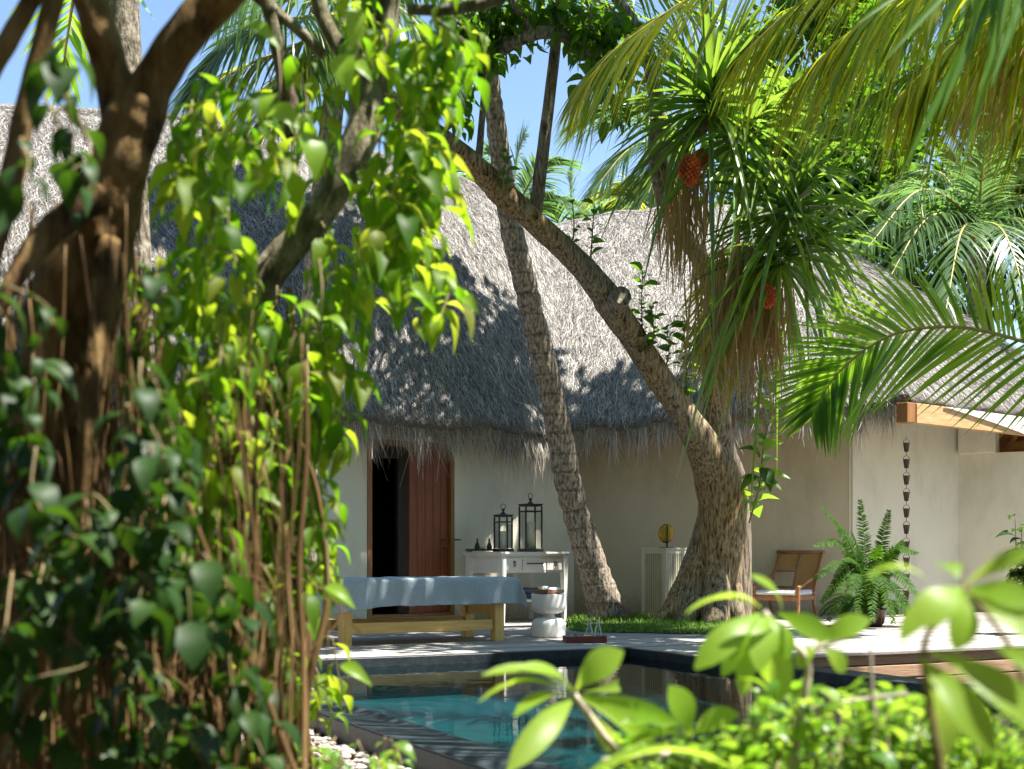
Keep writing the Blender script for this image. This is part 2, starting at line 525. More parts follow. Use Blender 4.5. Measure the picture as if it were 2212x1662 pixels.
M['lv_dark'] = leafmat('dark_leaf', [(.010, .030, .006), (.018, .050, .008), (.032, .072, .010)], [(.05, .14, .008), (.10, .22, .012)], .3, .5, .25)
M['lv_tree'] = leafmat('tree_leaf', [(.022, .065, .007), (.038, .092, .009), (.06, .125, .012)], [(.10, .28, .012), (.24, .44, .02)], .45, .42, .35)
M['lv_paddle'] = leafmat('paddle_leaf', [(.13, .26, .02), (.20, .34, .03), (.29, .42, .06)], [(.44, .68, .04), (.66, .80, .11)], .55, .42, .35)
M['lv_shrub'] = leafmat('shrub_leaf', [(.035, .11, .008), (.07, .17, .012), (.15, .27, .03), (.24, .36, .05)], [(.16, .40, .015), (.34, .58, .03), (.58, .76, .08)], .5, .35, .45)
M['lv_palm'] = leafmat('palm_leaf', [(.035, .10, .015), (.06, .15, .018), (.10, .19, .025)], [(.27, .54, .02), (.46, .68, .05)], .45, .32, .5)
M['lv_palm_y'] = leafmat('palm_leaf_yellow', [(.06, .11, .010), (.12, .14, .010), (.05, .10, .012), (.13, .15, .012), (.09, .11, .012)], [(.36, .54, .02), (.62, .70, .02), (.26, .46, .02), (.88, .84, .025), (.50, .52, .02)], .58, .45, .35)
M['lv_palm_far'] = leafmat('palm_leaf_far', [(.05, .11, .04), (.08, .15, .06), (.13, .19, .06)], [(.18, .40, .10), (.32, .50, .12)], .42, .35, .6)  # paler, bluer green with distance haze put into the colour
M['lv_pand'] = leafmat('pandan_leaf', [(.04, .11, .015), (.07, .155, .022), (.12, .21, .035)], [(.20, .42, .03), (.42, .60, .06)], .4, .25, .8)
M['lv_dead'] = leafmat('dead_leaf', [(.24, .15, .06), (.42, .28, .12), (.62, .46, .24)], [(.44, .28, .09), (.64, .44, .18)], .35, .7, .2)
M['lv_fern'] = leafmat('fern_leaf', [(.016, .055, .006), (.032, .085, .008), (.055, .12, .010)], [(.08, .22, .01), (.16, .32, .015)], .4, .6, .15)
M['lv_grass'] = leafmat('grass_blade', [(.05, .16, .015), (.10, .25, .025), (.19, .33, .05)], [(.2, .48, .03), (.36, .60, .08)], .4, .5, .3)


def palm_bark():
    m, nt, out = newmat('palm_bark')
    b = nt.nodes.new('ShaderNodeBsdfPrincipled')
    nz = noise(nt, 16, (2.2, 2.2, .8), 8)
    col = ramp(nt, nz, [(.30, (.045, .042, .034)), (.44, (.20, .165, .12)), (.56, (.40, .335, .255)), (.75, (.60, .54, .45))])
    tc = nt.nodes.new('ShaderNodeTexCoord')
    wv = nt.nodes.new('ShaderNodeTexWave')
    wv.bands_direction = 'Z'
    wv.wave_profile = 'SAW'
    wv.inputs['Scale'].default_value = 1.35
    wv.inputs['Distortion'].default_value = 1.6
    wv.inputs['Detail'].default_value = 3
    wv.inputs['Detail Scale'].default_value = 2
    nt.links.new(tc.outputs['Object'], wv.inputs['Vector'])
    rg = ramp(nt, wv.outputs[1], [(0, (.25, .23, .21)), (.13, (1, 1, 1)), (.93, (1, 1, 1)), (1, (.25, .23, .21))])
    mx = nt.nodes.new('ShaderNodeMix')
    mx.data_type = 'RGBA'
    mx.blend_type = 'MULTIPLY'
    mx.inputs[0].default_value = .6
    nt.links.new(col, mx.inputs[6])
    nt.links.new(rg, mx.inputs[7])
    nt.links.new(mx.outputs[2], b.inputs['Base Color'])
    b.inputs['Roughness'].default_value = .85
    b.inputs['Specular IOR Level'].default_value = .2
    ad = nt.nodes.new('ShaderNodeMath')
    ad.operation = 'ADD'
    nt.links.new(nz, ad.inputs[0])
    nt.links.new(wv.outputs[1], ad.inputs[1])
    bn = nt.nodes.new('ShaderNodeBump')
    bn.inputs['Strength'].default_value = .8
    bn.inputs['Distance'].default_value = .03
    nt.links.new(ad.outputs[0], bn.inputs['Height'])
    nt.links.new(bn.outputs[0], b.inputs['Normal'])
    nt.links.new(b.outputs[0], out.inputs[0])
    return m


M['palm_bark'] = palm_bark()


def water_mat():
    m, nt, out = newmat('pool_water')
    fr = nt.nodes.new('ShaderNodeFresnel')
    fr.inputs[0].default_value = 1.33
    tr = nt.nodes.new('ShaderNodeBsdfTransparent')
    tr.inputs[0].default_value = (.50, .90, .92, 1)
    gl = nt.nodes.new('ShaderNodeBsdfGlossy')
    gl.inputs['Roughness'].default_value = .02
    bn = nt.nodes.new('ShaderNodeBump')
    bn.inputs['Strength'].default_value = .10
    bn.inputs['Distance'].default_value = .02
    nt.links.new(noise(nt, 2.2, (1, 2.2, 1), 3), bn.inputs['Height'])
    nt.links.new(bn.outputs[0], gl.inputs['Normal'])
    ms = nt.nodes.new('ShaderNodeMixShader')
    nt.links.new(fr.outputs[0], ms.inputs[0])
    nt.links.new(tr.outputs[0], ms.inputs[1])
    nt.links.new(gl.outputs[0], ms.inputs[2])
    nt.links.new(ms.outputs[0], out.inputs[0])
    return m


def glass_mat():
    m, nt, out = newmat('clear_glass')
    fr = nt.nodes.new('ShaderNodeFresnel')
    fr.inputs[0].default_value = 1.25
    tr = nt.nodes.new('ShaderNodeBsdfTransparent')
    tr.inputs[0].default_value = (.97, .985, .98, 1)
    gl = nt.nodes.new('ShaderNodeBsdfGlossy')
    gl.inputs['Roughness'].default_value = .02
    ms = nt.nodes.new('ShaderNodeMixShader')
    nt.links.new(fr.outputs[0], ms.inputs[0])
    nt.links.new(tr.outputs[0], ms.inputs[1])
    nt.links.new(gl.outputs[0], ms.inputs[2])
    nt.links.new(ms.outputs[0], out.inputs[0])
    return m


M['water'] = water_mat()
M['glass'] = glass_mat()


def bottle_mat():
    m, nt, out = newmat('bottle_glass')
    fr = nt.nodes.new('ShaderNodeFresnel'); fr.inputs[0].default_value = 1.5
    tr = nt.nodes.new('ShaderNodeBsdfTransparent'); tr.inputs[0].default_value = (.93, .96, .94, 1)
    gl = nt.nodes.new('ShaderNodeBsdfPrincipled')
    gl.inputs['Base Color'].default_value = (.75, .80, .77, 1); gl.inputs['Roughness'].default_value = .06
    ad = nt.nodes.new('ShaderNodeMath'); ad.operation = 'MULTIPLY_ADD'
    ad.inputs[1].default_value = 1.1; ad.inputs[2].default_value = .10
    nt.links.new(fr.outputs[0], ad.inputs[0])
    ms = nt.nodes.new('ShaderNodeMixShader')
    nt.links.new(ad.outputs[0], ms.inputs[0]); nt.links.new(tr.outputs[0], ms.inputs[1]); nt.links.new(gl.outputs[0], ms.inputs[2])
    nt.links.new(ms.outputs[0], out.inputs[0])
    return m


M['bottle'] = bottle_mat()


# ---------------------------------------------------------------- scene objects
def tag(o, label=None, cat=None, group=None, kind=None):
    if label: o['label'] = label
    if cat: o['category'] = cat
    if group: o['group'] = group
    if kind: o['kind'] = kind
    return o


def thing(name, label, cat, loc=(0, 0, 0), rot=0.0, group=None):
    o = bpy.data.objects.new(name, None)
    COL.objects.link(o)
    o.location = loc
    o.rotation_euler = (0, 0, rot)
    o.empty_display_size = .2
    WORLD_LOC[o.name] = A(loc, float)
    return tag(o, label, cat, group)


# plan axes of pool and deck
U = A([.8944, .4472, 0.])
Vv = A([.4472, -.8944, 0.])
C0 = A([1.04, 12.6, 0.])
RUV = np.stack([U, -Vv, A([0, 0, 1.])], 1)   # columns: local x = U, local y = away


def uv(u, v, z=0.):
    return C0 + U * u + Vv * v + A([0, 0, z])


def uvbox(mb, u0, u1, v0, v1, z0, z1, bev=0.0):
    mb.box(uv((u0 + u1) / 2, (v0 + v1) / 2, (z0 + z1) / 2), (u1 - u0, v1 - v0, z1 - z0), RUV, bev)


# ground
mb = MB()
mb.add([[-400, -60, -.5], [400, -60, -.5], [400, 700, -.5], [-400, 700, -.5]], [[0, 1, 2, 3]])
tag(mb.build('ground', M['soil']), 'dark garden soil under the planting', 'ground', kind='structure')

# deck planks
mb = MB()
v = -9.0
while v < -.001:
    uvbox(mb, -14, 9, v + .003, v + .140, -.03, 0, .004)
    v += .143
v = .003
while v < 1.5:
    uvbox(mb, .02, 9, v + .003, v + .140, -.03, 0, .004)
    v += .143
uvbox(mb, -14, 9, -9, -.02, -.42, -.034)
uvbox(mb, .3, 9, -.02, 1.46, -.42, -.034)
deck = tag(mb.build('deck', M['deck']), 'weathered grey timber deck around the pool', 'deck', kind='structure')
mb = MB()
for k in range(3):
    uvbox(mb, .32, 9, 1.515, 1.545, -.115 - .125 * k, -.005 - .125 * k, .004)
mb.build('fascia_board', M['fascia'], deck)

# pool
pool = thing('swimming_pool', 'dark stone plunge pool with an overflow edge beside the deck', 'pool', uv(-1.8, 3.5, -.5))
PW = -3.66
mb = MB()
uvbox(mb, PW, 0, 0.10, 8, -.56, -.36)
mb.build('pool_floor', M['pool_tile'], pool)
mb = MB()
uvbox(mb, -6.5, .1, -.015, .10, -.46, -.006, .006)
uvbox(mb, 0., .30, .10, 8, -.46, -.008, .006)
mb.build('pool_wall', M['slate'], pool)
mb = MB()
uvbox(mb, PW - .32, PW, .12, 8, -.47, -.083, .008)
mb.build('overflow_wall', M['slate'], pool)
mb = MB()
uvbox(mb, PW - 1.08, PW - .322, 1.9, 8, -.48, -.245)
mb.build('gutter_floor', M['soil'], pool)
mb = MB()
vv = 2.05
while vv < 8:
    uvbox(mb, PW - .315, PW - .004, vv, vv + .298, -.084, -.077)
    vv += .30
mb.build('coping_tile', M['coping'], pool)
mb = MB()
P = [uv(PW, .10, -.085), uv(0, .10, -.085), uv(0, 8, -.085), uv(PW, 8, -.085)]
mb.add(P, [[3, 2, 1, 0]])
tag(mb.build('water', M['water']), 'still dark teal pool water', 'water', kind='structure')

# stepping slabs at the pool corner
for (u0, u1, v0, v1, zt, lab) in ((-4.75, -3.60, 1.35, 2.0, -.06, 'pale square-edged stone slab at the corner of the pool, nearer block'),
                                  (-5.6, -4.0, .45, 1.2, -.09, 'pale stone slab behind the corner block by the vines')):
    mb = MB()
    uvbox(mb, u0, u1, v0, v1, zt - .07, zt, .008)
    uvbox(mb, u0 + .04, u1 - .04, v0 + .04, v1 - .04, -.5, zt - .072)
    tag(mb.build('stone_slab', M['stone'], origin=uv((u0 + u1) / 2, (v0 + v1) / 2, zt)), lab, 'stone slab', 'stone slabs by the pool')
# kerb
mb = MB()
for k in range(8):
    uvbox(mb, PW - 1.32, PW - 1.08, 1.9 + k * .8, 1.9 + k * .8 + .79, -.5, -.19, .01)
tag(mb.build('kerb', M['kerb']), 'grey stone kerb along the pebbles', 'kerb', kind='structure')

# pebbles
bm_v = []
ph = (1 + 5 ** .5) / 2
ico = nrm(A([[-1, ph, 0], [1, ph, 0], [-1, -ph, 0], [1, -ph, 0], [0, -1, ph], [0, 1, ph], [0, -1, -ph], [0, 1, -ph], [ph, 0, -1], [ph, 0, 1], [-ph, 0, -1], [-ph, 0, 1]]))
icf = [[0, 11, 5], [0, 5, 1], [0, 1, 7], [0, 7, 10], [0, 10, 11], [1, 5, 9], [5, 11, 4], [11, 10, 2], [10, 7, 6], [7, 1, 8], [3, 9, 4], [3, 4, 2], [3, 2, 6], [3, 6, 8], [3, 8, 9], [4, 9, 5], [2, 4, 11], [6, 2, 10], [8, 6, 7], [9, 8, 1]]
iv = [tuple(x) for x in ico]
fs = []
cache = {}
def midp(a, b):
    k = (min(a, b), max(a, b))
    if k not in cache:
        iv.append(tuple(nrm(A(iv[a]) + A(iv[b]))))
        cache[k] = len(iv) - 1
    return cache[k]
for a, b, c in icf:
    x, y, z = midp(a, b), midp(b, c), midp(c, a)
    fs += [[a, x, z], [b, y, x], [c, z, y], [x, y, z]]
ICO = (A(iv), A(fs))
mb = MB()
N_ = 2600
u = rng.uniform(PW - 1.07, PW - .33, N_)
vv = rng.uniform(1.9, 6.5, N_)
pos = C0 + u[:, None] * U + vv[:, None] * Vv
pos[:, 2] = -.235 + rng.uniform(0, .04, N_)
sz = rng.uniform(.014, .034, N_)
ax = nrm(np.stack([rng.normal(0, 1, N_), rng.normal(0, 1, N_), rng.normal(0, .25, N_)], 1))
upv = nrm(np.stack([rng.normal(0, .3, N_), rng.normal(0, .3, N_), np.ones(N_)], 1))
side = nrm(np.cross(ax, upv)); up2 = np.cross(side, ax)
VV = pos[:, None] + sz[:, None, None] * (ICO[0][None, :, 0:1] * ax[:, None] + ICO[0][None, :, 1:2] * .75 * side[:, None] + ICO[0][None, :, 2:3] * .5 * up2[:, None])
FF = (ICO[1][None] + (np.arange(N_) * len(ICO[0]))[:, None, None]).reshape(-1, 3)
mb.add(VV.reshape(-1, 3), FF, smooth=True)
tag(mb.build('pebbles', M['pebble']), 'rounded pale pebbles in the overflow channel', 'pebbles', kind='stuff')

# ---------------------------------------------------------------- villa
villa = thing('thatched_villa', 'cream villa with a shaggy grey thatched roof and a half-open dark door', 'villa', (0, 18.5, 0))
wl0, wl1 = A([-1.955, 16.2, 0]), A([.859, 18.6, 0])
wd = nrm(wl1 - wl0)
wn = A([wd[1], -wd[0], 0.])   # toward camera
RWL = np.stack([wd, -wn, A([0, 0, 1.])], 1)
Lw = np.linalg.norm(wl1 - wl0)


def tw(px):
    k = (px - HX) / FPX
    return (k * wl0[1] - wl0[0]) / (wd[0] - k * wd[1])


def wallbox(mb, t0, t1, z0, z1, d0, d1, bev=0.0):
    """box on left wall: t along, z up, d depth behind face (negative = toward viewer)"""
    c = wl0 + wd * (t0 + t1) / 2 - wn * (d0 + d1) / 2 + A([0, 0, (z0 + z1) / 2])
    mb.box(c, (t1 - t0, d1 - d0, z1 - z0), RWL, bev)


tA, tB = tw(793), tw(981)
zs, zt = .075, 2.27
mb = MB()
wallbox(mb, -1.2, tA, -.1, 3.1, 0, .25)
w0 = wl0 - wd * 1.19 - wn * .127
for e_ in (A([-5.75, 14.4, 0.]), A([-9.0, 12.0, 0.])):
    q = nrm(e_ - w0)
    RQ = np.stack([q, A([-q[1], q[0], 0]), A([0, 0, 1.])], 1)
    mb.box((w0 + e_) / 2 + A([0, 0, 1.5]), (np.linalg.norm(e_ - w0), .245, 3.2), RQ)
    w0 = e_
wallbox(mb, tB, Lw + .1, -.1, 3.1, 0, .25)
wallbox(mb, tA, tB, zt, 3.1, 0, .25)
wallbox(mb, tA, tB, -.1, zs, 0, .25)
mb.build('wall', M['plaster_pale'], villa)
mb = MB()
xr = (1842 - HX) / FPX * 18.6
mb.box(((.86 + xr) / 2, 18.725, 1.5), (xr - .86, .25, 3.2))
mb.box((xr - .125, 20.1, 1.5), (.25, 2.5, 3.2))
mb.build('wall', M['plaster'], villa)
# pale side wall right of corner
a = math.radians(35)
d2 = A([math.cos(a), math.sin(a), 0])
p2 = A([xr - .004, 18.62, 0])
k = (2066 - HX) / FPX
t2 = (k * p2[1] - p2[0]) / (d2[0] - k * d2[1])
p3 = p2 + d2 * t2
R2 = np.stack([d2, A([-d2[1], d2[0], 0]), A([0, 0, 1.])], 1)
mb = MB()
mb.box((p2 + p3) / 2 + R2[:, 1] * .1 + A([0, 0, 1.42]), (t2 + .1, .2, 3.05), R2)
mb.build('wall', M['plaster_pale'], villa)
a3 = math.radians(-30)
d3 = A([math.cos(a3), math.sin(a3), 0])
R3 = np.stack([d3, A([-d3[1], d3[0], 0]), A([0, 0, 1.])], 1)
mb = MB()
mb.box(p3 + d3 * 2.6 + R3[:, 1] * .14 + A([0, 0, 1.12]), (5.2, .2, 2.44), R3)
mb.build('wall', M['plaster_pale'], villa)
mb = MB()
mb.box(p3 + d3 * .30 + R3[:, 1] * .10 + A([0, 0, 2.52]), (.52, .35, .36), R3, .004)
mb.build('wall_stub', M['plaster_pale'], villa)
mb = MB()
mb.box(p3 + d3 * 2.6 + R3[:, 1] * .55 + A([0, 0, 2.62]), (5.4, .08, .7), R3)
for k in range(5):
    mb.box(p3 + d3 * (.75 + .55 * k) + R3[:, 1] * .42 + A([0, 0, 2.55]), (.07, .12, .8), R3 @ A([[.88, 0, .47], [0, 1, 0], [-.47, 0, .88]]))
mb.box(p3 + d3 * 2.9 + R3[:, 1] * .4 + A([0, 0, 2.46]), (4.5, .1, .1), R3)
mb.build('roof_timber', M['rafter_wood'], villa)

# door
mb = MB()
wallbox(mb, tA + .0, tA + .07, zs, zt - .07, -.012, .20, .004)
wallbox(mb, tB - .06, tB, zs, zt - .07, -.012, .20, .004)
wallbox(mb, tA, tB, zt - .07, zt, -.014, .20, .004)
wallbox(mb, tA, tB, zs, zs + .035, -.02, .20, .004)
door = mb.build('door', M['frame_wood'], villa)
mb = MB()
tm = tw(888)
wallbox(mb, tm, tB - .062, zs + .037, zt - .072, .05, .095, .004)
leafw = tB - .062 - tm
for kk in range(5):
    wallbox(mb, tm + leafw * kk / 5 + .006, tm + leafw * (kk + 1) / 5 - .006, zs + .06, zt - .1, .044, .052, .002)
mb.build('door_leaf', M['door_wood'], door)
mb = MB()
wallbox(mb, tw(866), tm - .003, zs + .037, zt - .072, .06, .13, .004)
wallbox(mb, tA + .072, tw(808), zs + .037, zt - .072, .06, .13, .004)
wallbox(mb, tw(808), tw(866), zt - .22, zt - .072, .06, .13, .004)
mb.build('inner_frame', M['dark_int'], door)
for zz, ln in ((1.04, .11), (.93, .06)):
    mb = MB()
    q = wl0 + wd * (tB - .12) + wn * -.03 + A([0, 0, zz])
    mb.tube([q, q + wn * .05, q + wn * .05 - wd * ln], .009, 8)
    mb.build('handle' if ln > .1 else 'thumb_turn', M['bronze'], door)
mb = MB()
q = wl0 + wd * (tB + .005) + A([0, 0, 1.04])
mb.tube([q, q + wn * .05, q + wn * .05 + wd * .06], .009, 8)
mb.build('handle', M['bronze'], door)
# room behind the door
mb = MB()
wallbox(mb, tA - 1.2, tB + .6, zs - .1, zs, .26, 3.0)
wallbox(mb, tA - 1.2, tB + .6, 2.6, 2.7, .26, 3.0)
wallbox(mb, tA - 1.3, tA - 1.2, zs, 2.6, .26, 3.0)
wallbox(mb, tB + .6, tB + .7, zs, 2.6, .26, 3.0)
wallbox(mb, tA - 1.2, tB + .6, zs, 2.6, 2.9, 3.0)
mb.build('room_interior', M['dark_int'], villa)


# roof
def loft(mb, cols, nU, nV, bulge, inward):
    E = spline([W(*c[0]) for c in cols], nU)
    R = spline([W(*c[1]) for c in cols], nU)
    v = np.linspace(0, 1, nV)
    P = E[:, None] * (1 - v)[None, :, None] + R[:, None] * v[None, :, None]
    P[..., 2] += bulge * np.sin(np.pi * v)[None] ** .8
    uu = np.linspace(0, 1, nU)[:, None]
    P[..., 2] += .035 * np.sin(uu * 17 + v * 6) * np.sin(v * 11 + uu * 5) + .015 * np.sin(uu * 40 + 3 * v)
    P[:, 0, 2] += rng.normal(0, .012, nU)
    inw = np.broadcast_to(A(inward, float), E.shape)
    lip = P[:, 0] + inw * .12 + A([0, 0, -.03])
    sof = P[:, 0] + inw * 1.0 + A([0, 0, .45])
    mb.mi = 0
    mb.grid(np.concatenate([sof[:, None], lip[:, None], P], 1))
    return P


def thatch(mb, P, n, Ls=(.06, .17)):
    nU, nV = P.shape[:2]
    x, y = rng.uniform(0, nU - 1.001, n), rng.uniform(.9, nV - 1.001, n)
    i, j = x.astype(int), y.astype(int)
    fx, fy = (x - i)[:, None], (y - j)[:, None]
    p = (P[i, j] * (1 - fx) + P[i + 1, j] * fx) * (1 - fy) + (P[i, j + 1] * (1 - fx) + P[i + 1, j + 1] * fx) * fy
    dn = nrm(P[i, j] - P[i, j + 1])
    al = nrm(P[i + 1, j] - P[i, j])
    nn = nrm(np.cross(al, -dn))
    nn *= np.sign(nn[:, 2:3] + 1e-6)
    d = nrm(dn + al * rng.normal(0, .55, (n, 1)) + nn * rng.uniform(.0, .13, (n, 1)))
    k = n * 9 // 10
    d[k:] = nrm(dn[k:] + al[k:] * rng.normal(0, .22, (n - k, 1)) + nn[k:] * rng.uniform(.03, .12, (n - k, 1)))
    mb.mi = 1
    mb.strands(p[k:] + nn[k:] * .02, d[k:], rng.uniform(.15, .34, n - k), rng.uniform(.003, .005, n - k), .10)
    p, nn, d, n = p[:k], nn[:k], d[:k], k
    mb.strands(p + nn * .01, d, rng.uniform(*Ls, n), rng.uniform(.003, .0055, n), .14)


def fringe(mb, P, inward, n, L0=.30, u0=0, u1=1):
    nU = P.shape[0]
    x = rng.uniform(u0, u1, n) * (nU - 1.001)
    i = x.astype(int)
    f = (x - i)[:, None]
    p = P[i, 0] * (1 - f) + P[i + 1, 0] * f
    p = p + A(inward) * rng.uniform(.07, .30, (n, 1)) + A([0, 0, 1.]) * rng.uniform(-.01, .06, (n, 1))
    d = A([0, 0, -1.]) + rng.normal(0, .13, (n, 3)) - A(inward) * .12
    L = L0 * rng.gamma(5, .2, n)
    clump = .75 + .5 * np.sin(x * 1.7) * np.sin(x * .43 + 1)
    mb.mi = 0
    mb.strands(p, d, np.clip(L * clump, .08, L0 * 2.6), rng.uniform(.003, .0065, n), .14)


inL = -wn
colsL = [((-900, 845, 11.6), (-1000, 200, 14.6)), ((-300, 858, 12.9), (-350, 222, 16.2)), ((0, 868, 13.7), (-20, 236, 17.0)), ((400, 893, 14.8), (300, 247, 17.9)),
         ((790, 913, 15.75), (640, 300, 18.9)), ((1000, 922, 16.6), (860, 345, 19.8)), ((1120, 930, 17.25), (975, 382, 20.5)), ((1185, 937, 17.75), (1090, 440, 20.9)), ((1208, 938, 18.0), (1180, 492, 21.2))]
mb = MB()
PL = loft(mb, colsL, 90, 30, .30, inL)
thatch(mb, PL, 240000)
mb.mi = 0
mb.tube(PL[:, -1] + A([0, .03, -.01]), .07, 8, .2)
mb.build('roof', [M['thatch'], M['strand']], villa)
inR = A([0, 1., 0])
colsR = [((1208, 938, 18.0), (1180, 492, 21.2)), ((1262, 926, 17.95), (1240, 478, 21.3)), ((1370, 916, 17.9), (1340, 462, 21.3)), ((1480, 908, 17.85), (1450, 453, 21.3)), ((1600, 898, 17.7), (1560, 449, 21.3)),
         ((1720, 886, 17.5), (1630, 452, 21.3)), ((1850, 882, 17.3), (1652, 462, 21.2)), ((1968, 868, 17.0), (1662, 472, 21.1))]
mb = MB()
PR = loft(mb, colsR, 70, 30, .22, inR)
thatch(mb, PR, 170000)
mb.mi = 0
mb.tube(PR[:, -1] + A([0, .03, -.01]), .06, 8, .2)
mb.build('roof', [M['thatch'], M['strand']], villa)
inH = nrm(A([-.643, .766, 0]))
colsH = [((1968, 868, 17.0), (1662, 472, 21.1)), ((2090, 882, 18.0), (1668, 474, 21.2)), ((2212, 896, 19.0), (1674, 478, 21.3)), ((2420, 918, 20.9), (1680, 480, 21.5))]
mb = MB()
PH = loft(mb, colsH, 40, 30, .25, inH)
thatch(mb, PH, 60000)
mb.build('roof', [M['thatch'], M['strand']], villa)
mb = MB()
fringe(mb, PL, inL, 13000, .26, .25, 1)
mb.build('eave_fringe', M['fringe'], villa)
mb = MB()
fringe(mb, PR, inR, 10000, .26)
mb.build('eave_fringe', M['fringe'], villa)
# fascia beam under the hip roof
fa, fb = W(1974, 893, 16.95), W(2420, 944, 20.8)
fb[2] = fa[2]
fd = nrm(fb - fa)
RF = np.stack([fd, A([-fd[1], fd[0], 0]), A([0, 0, 1.])], 1)
fl = np.linalg.norm(fb - fa)
mb = MB()
mb.box((fa + fb) / 2, (fl, .09, .25), RF, .006)
mb.build('fascia_beam', M['beam_wood'], villa)
mb = MB()
mb.box(fa - fd * .10 + RF[:, 1] * .05 + A([0, 0, .0]), (.19, .16, .25), RF, .006)
mb.build('beam_end', M['frame_wood'], villa)
# thin pale wedge over the beam; sunlight put into its colour
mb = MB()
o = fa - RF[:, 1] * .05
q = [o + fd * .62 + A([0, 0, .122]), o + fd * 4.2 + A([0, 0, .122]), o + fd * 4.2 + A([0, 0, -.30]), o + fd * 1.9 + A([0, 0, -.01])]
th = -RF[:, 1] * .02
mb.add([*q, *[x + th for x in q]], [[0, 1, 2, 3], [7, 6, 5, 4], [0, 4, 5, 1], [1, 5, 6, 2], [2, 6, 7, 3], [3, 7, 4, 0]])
mb.build('sunlit_patch', M['sunlit_white'], villa)

# rain chain
cx = W(1958, 915, 16.85)
chain = thing('rain_chain', 'dark rain chain of small cups hanging from the roof corner', 'rain chain', cx)
cup = None
for k in range(12):
    mb = MB()
    z0 = -.245 - .206 * k
    mb.lathe([(.022, -.11), (.025, -.112), (.043, 0), (.046, .002), (.041, -.004), (.021, -.104), (.0, -.104)], (0, 0, z0), 14)
    mb.lathe([(.0, -.111), (.022, -.111)], (0, 0, z0), 14)
    mb.build('cup', M['copper'], chain, local=True)
    mb = MB()
    aa = np.linspace(0, np.pi, 9)
    mb.tube(np.stack([.042 * np.cos(aa), 0 * aa, z0 + .045 * np.sin(aa)], 1), .0035, 5)
    mb.tube([(0, 0, z0 + .045), (0, 0, z0 + .094)], .004, 5)
    mb.build('link', M['copper'], chain, local=True)

# ---------------------------------------------------------------- massage table
mt_rot = math.radians(28.5)
mt_loc = G(745, 12.62)
mt = thing('massage_table', 'yellow pine massage table with square legs on the deck', 'massage table', mt_loc, mt_rot)
TL, TW_ = 1.62, .66
for (x, y) in ((0, 0), (TL, 0), (0, TW_), (TL, TW_)):
    mb = MB()
    mb.box((x, y, .255), (.105, .105, .51), None, .006)
    mb.build('leg', M['pine'], mt, local=True)
for y in (0, TW_):
    mb = MB()
    mb.box((TL / 2, y, .165), (TL - .107, .05, .105), None, .005)
    mb.build('stretcher', M['pine_x'], mt, local=True)
for x in (0, TL):
    mb = MB()
    mb.box((x, TW_ / 2, .30), (.05, TW_ - .107, .10), None, .005)
    mb.build('stretcher', M['pine'], mt, local=True)
mb = MB()
mb.box((TL / 2 - .05, TW_ / 2, .535), (TL + .36, TW_ + .10, .045), None, .006)
mb.build('table_frame', M['pine_x'], mt, local=True)
mb = MB()
mb.box((TL / 2 - .06, TW_ / 2, .590), (TL + .42, TW_ + .12, .06), None, .02)
mb.build('pad', M['vinyl'], mt, local=True)
# towel
mb = MB()
x0, x1, y0, y1 = -.27, TL + .155, -.065, TW_ + .065
na, nb = 130, 90
aa = np.linspace(x0 - .10, x1 + .17, na)
bb = np.linspace(y0 - .30, y1 + .30, nb)
AA, BB = np.meshgrid(aa, bb, indexing='ij')
dx = np.maximum(0, AA - x1) + np.maximum(0, x0 - AA)
dy = np.maximum(0, y0 - BB) + np.maximum(0, BB - y1)
sx, sy = np.sign(AA - TL / 2), np.sign(BB - TW_ / 2)
rad = .035
def rol(d):  # rounded edge: horizontal advance, drop
    th_ = np.clip(d / rad, 0, np.pi / 2)
    return rad * np.sin(th_), np.where(d < rad * np.pi / 2, rad * (1 - np.cos(th_)), rad + (d - rad * np.pi / 2))
hx, vx = rol(dx); hy, vy = rol(dy)
mn = np.minimum(dx, dy)
drop = np.sqrt(vx ** 2 + vy ** 2) * .93 + .04 * mn
droop_l = np.clip((0.55 - AA) / .75, 0, 1) ** 2 * np.clip(dy / .25, 0, 1) * (sy < 0)
X = np.clip(AA, x0, x1) + sx * (hx + .22 * mn + .10 * vx * (dx > 0))
Y = np.clip(BB, y0, y1) + sy * (hy + .30 * mn + .05 * vy + .016 * np.sin(AA * 9 + 1) * np.clip(dy / .2, 0, 1) + .008 * np.sin(AA * 23) * np.clip(dy / .2, 0, 1))
Z = .634 - drop - .085 * droop_l + .003 * np.sin(AA * 11 + BB * 7) + .002 * np.sin(AA * 31 - BB * 13)
mb.grid(np.stack([X, Y, Z], -1))
tw_o = mb.build('bath_towel', M['towel'], local=True)
tw_o.location = mt_loc
tw_o.rotation_euler = (0, 0, mt_rot)
tw_o.data.polygons.foreach_set('use_smooth', np.ones(len(tw_o.data.polygons), bool))
sol = tw_o.modifiers.new('thick', 'SOLIDIFY')
sol.thickness = .008
sol.offset = 1
tag(tw_o, 'large blue-grey towel draped over the massage table', 'towel')

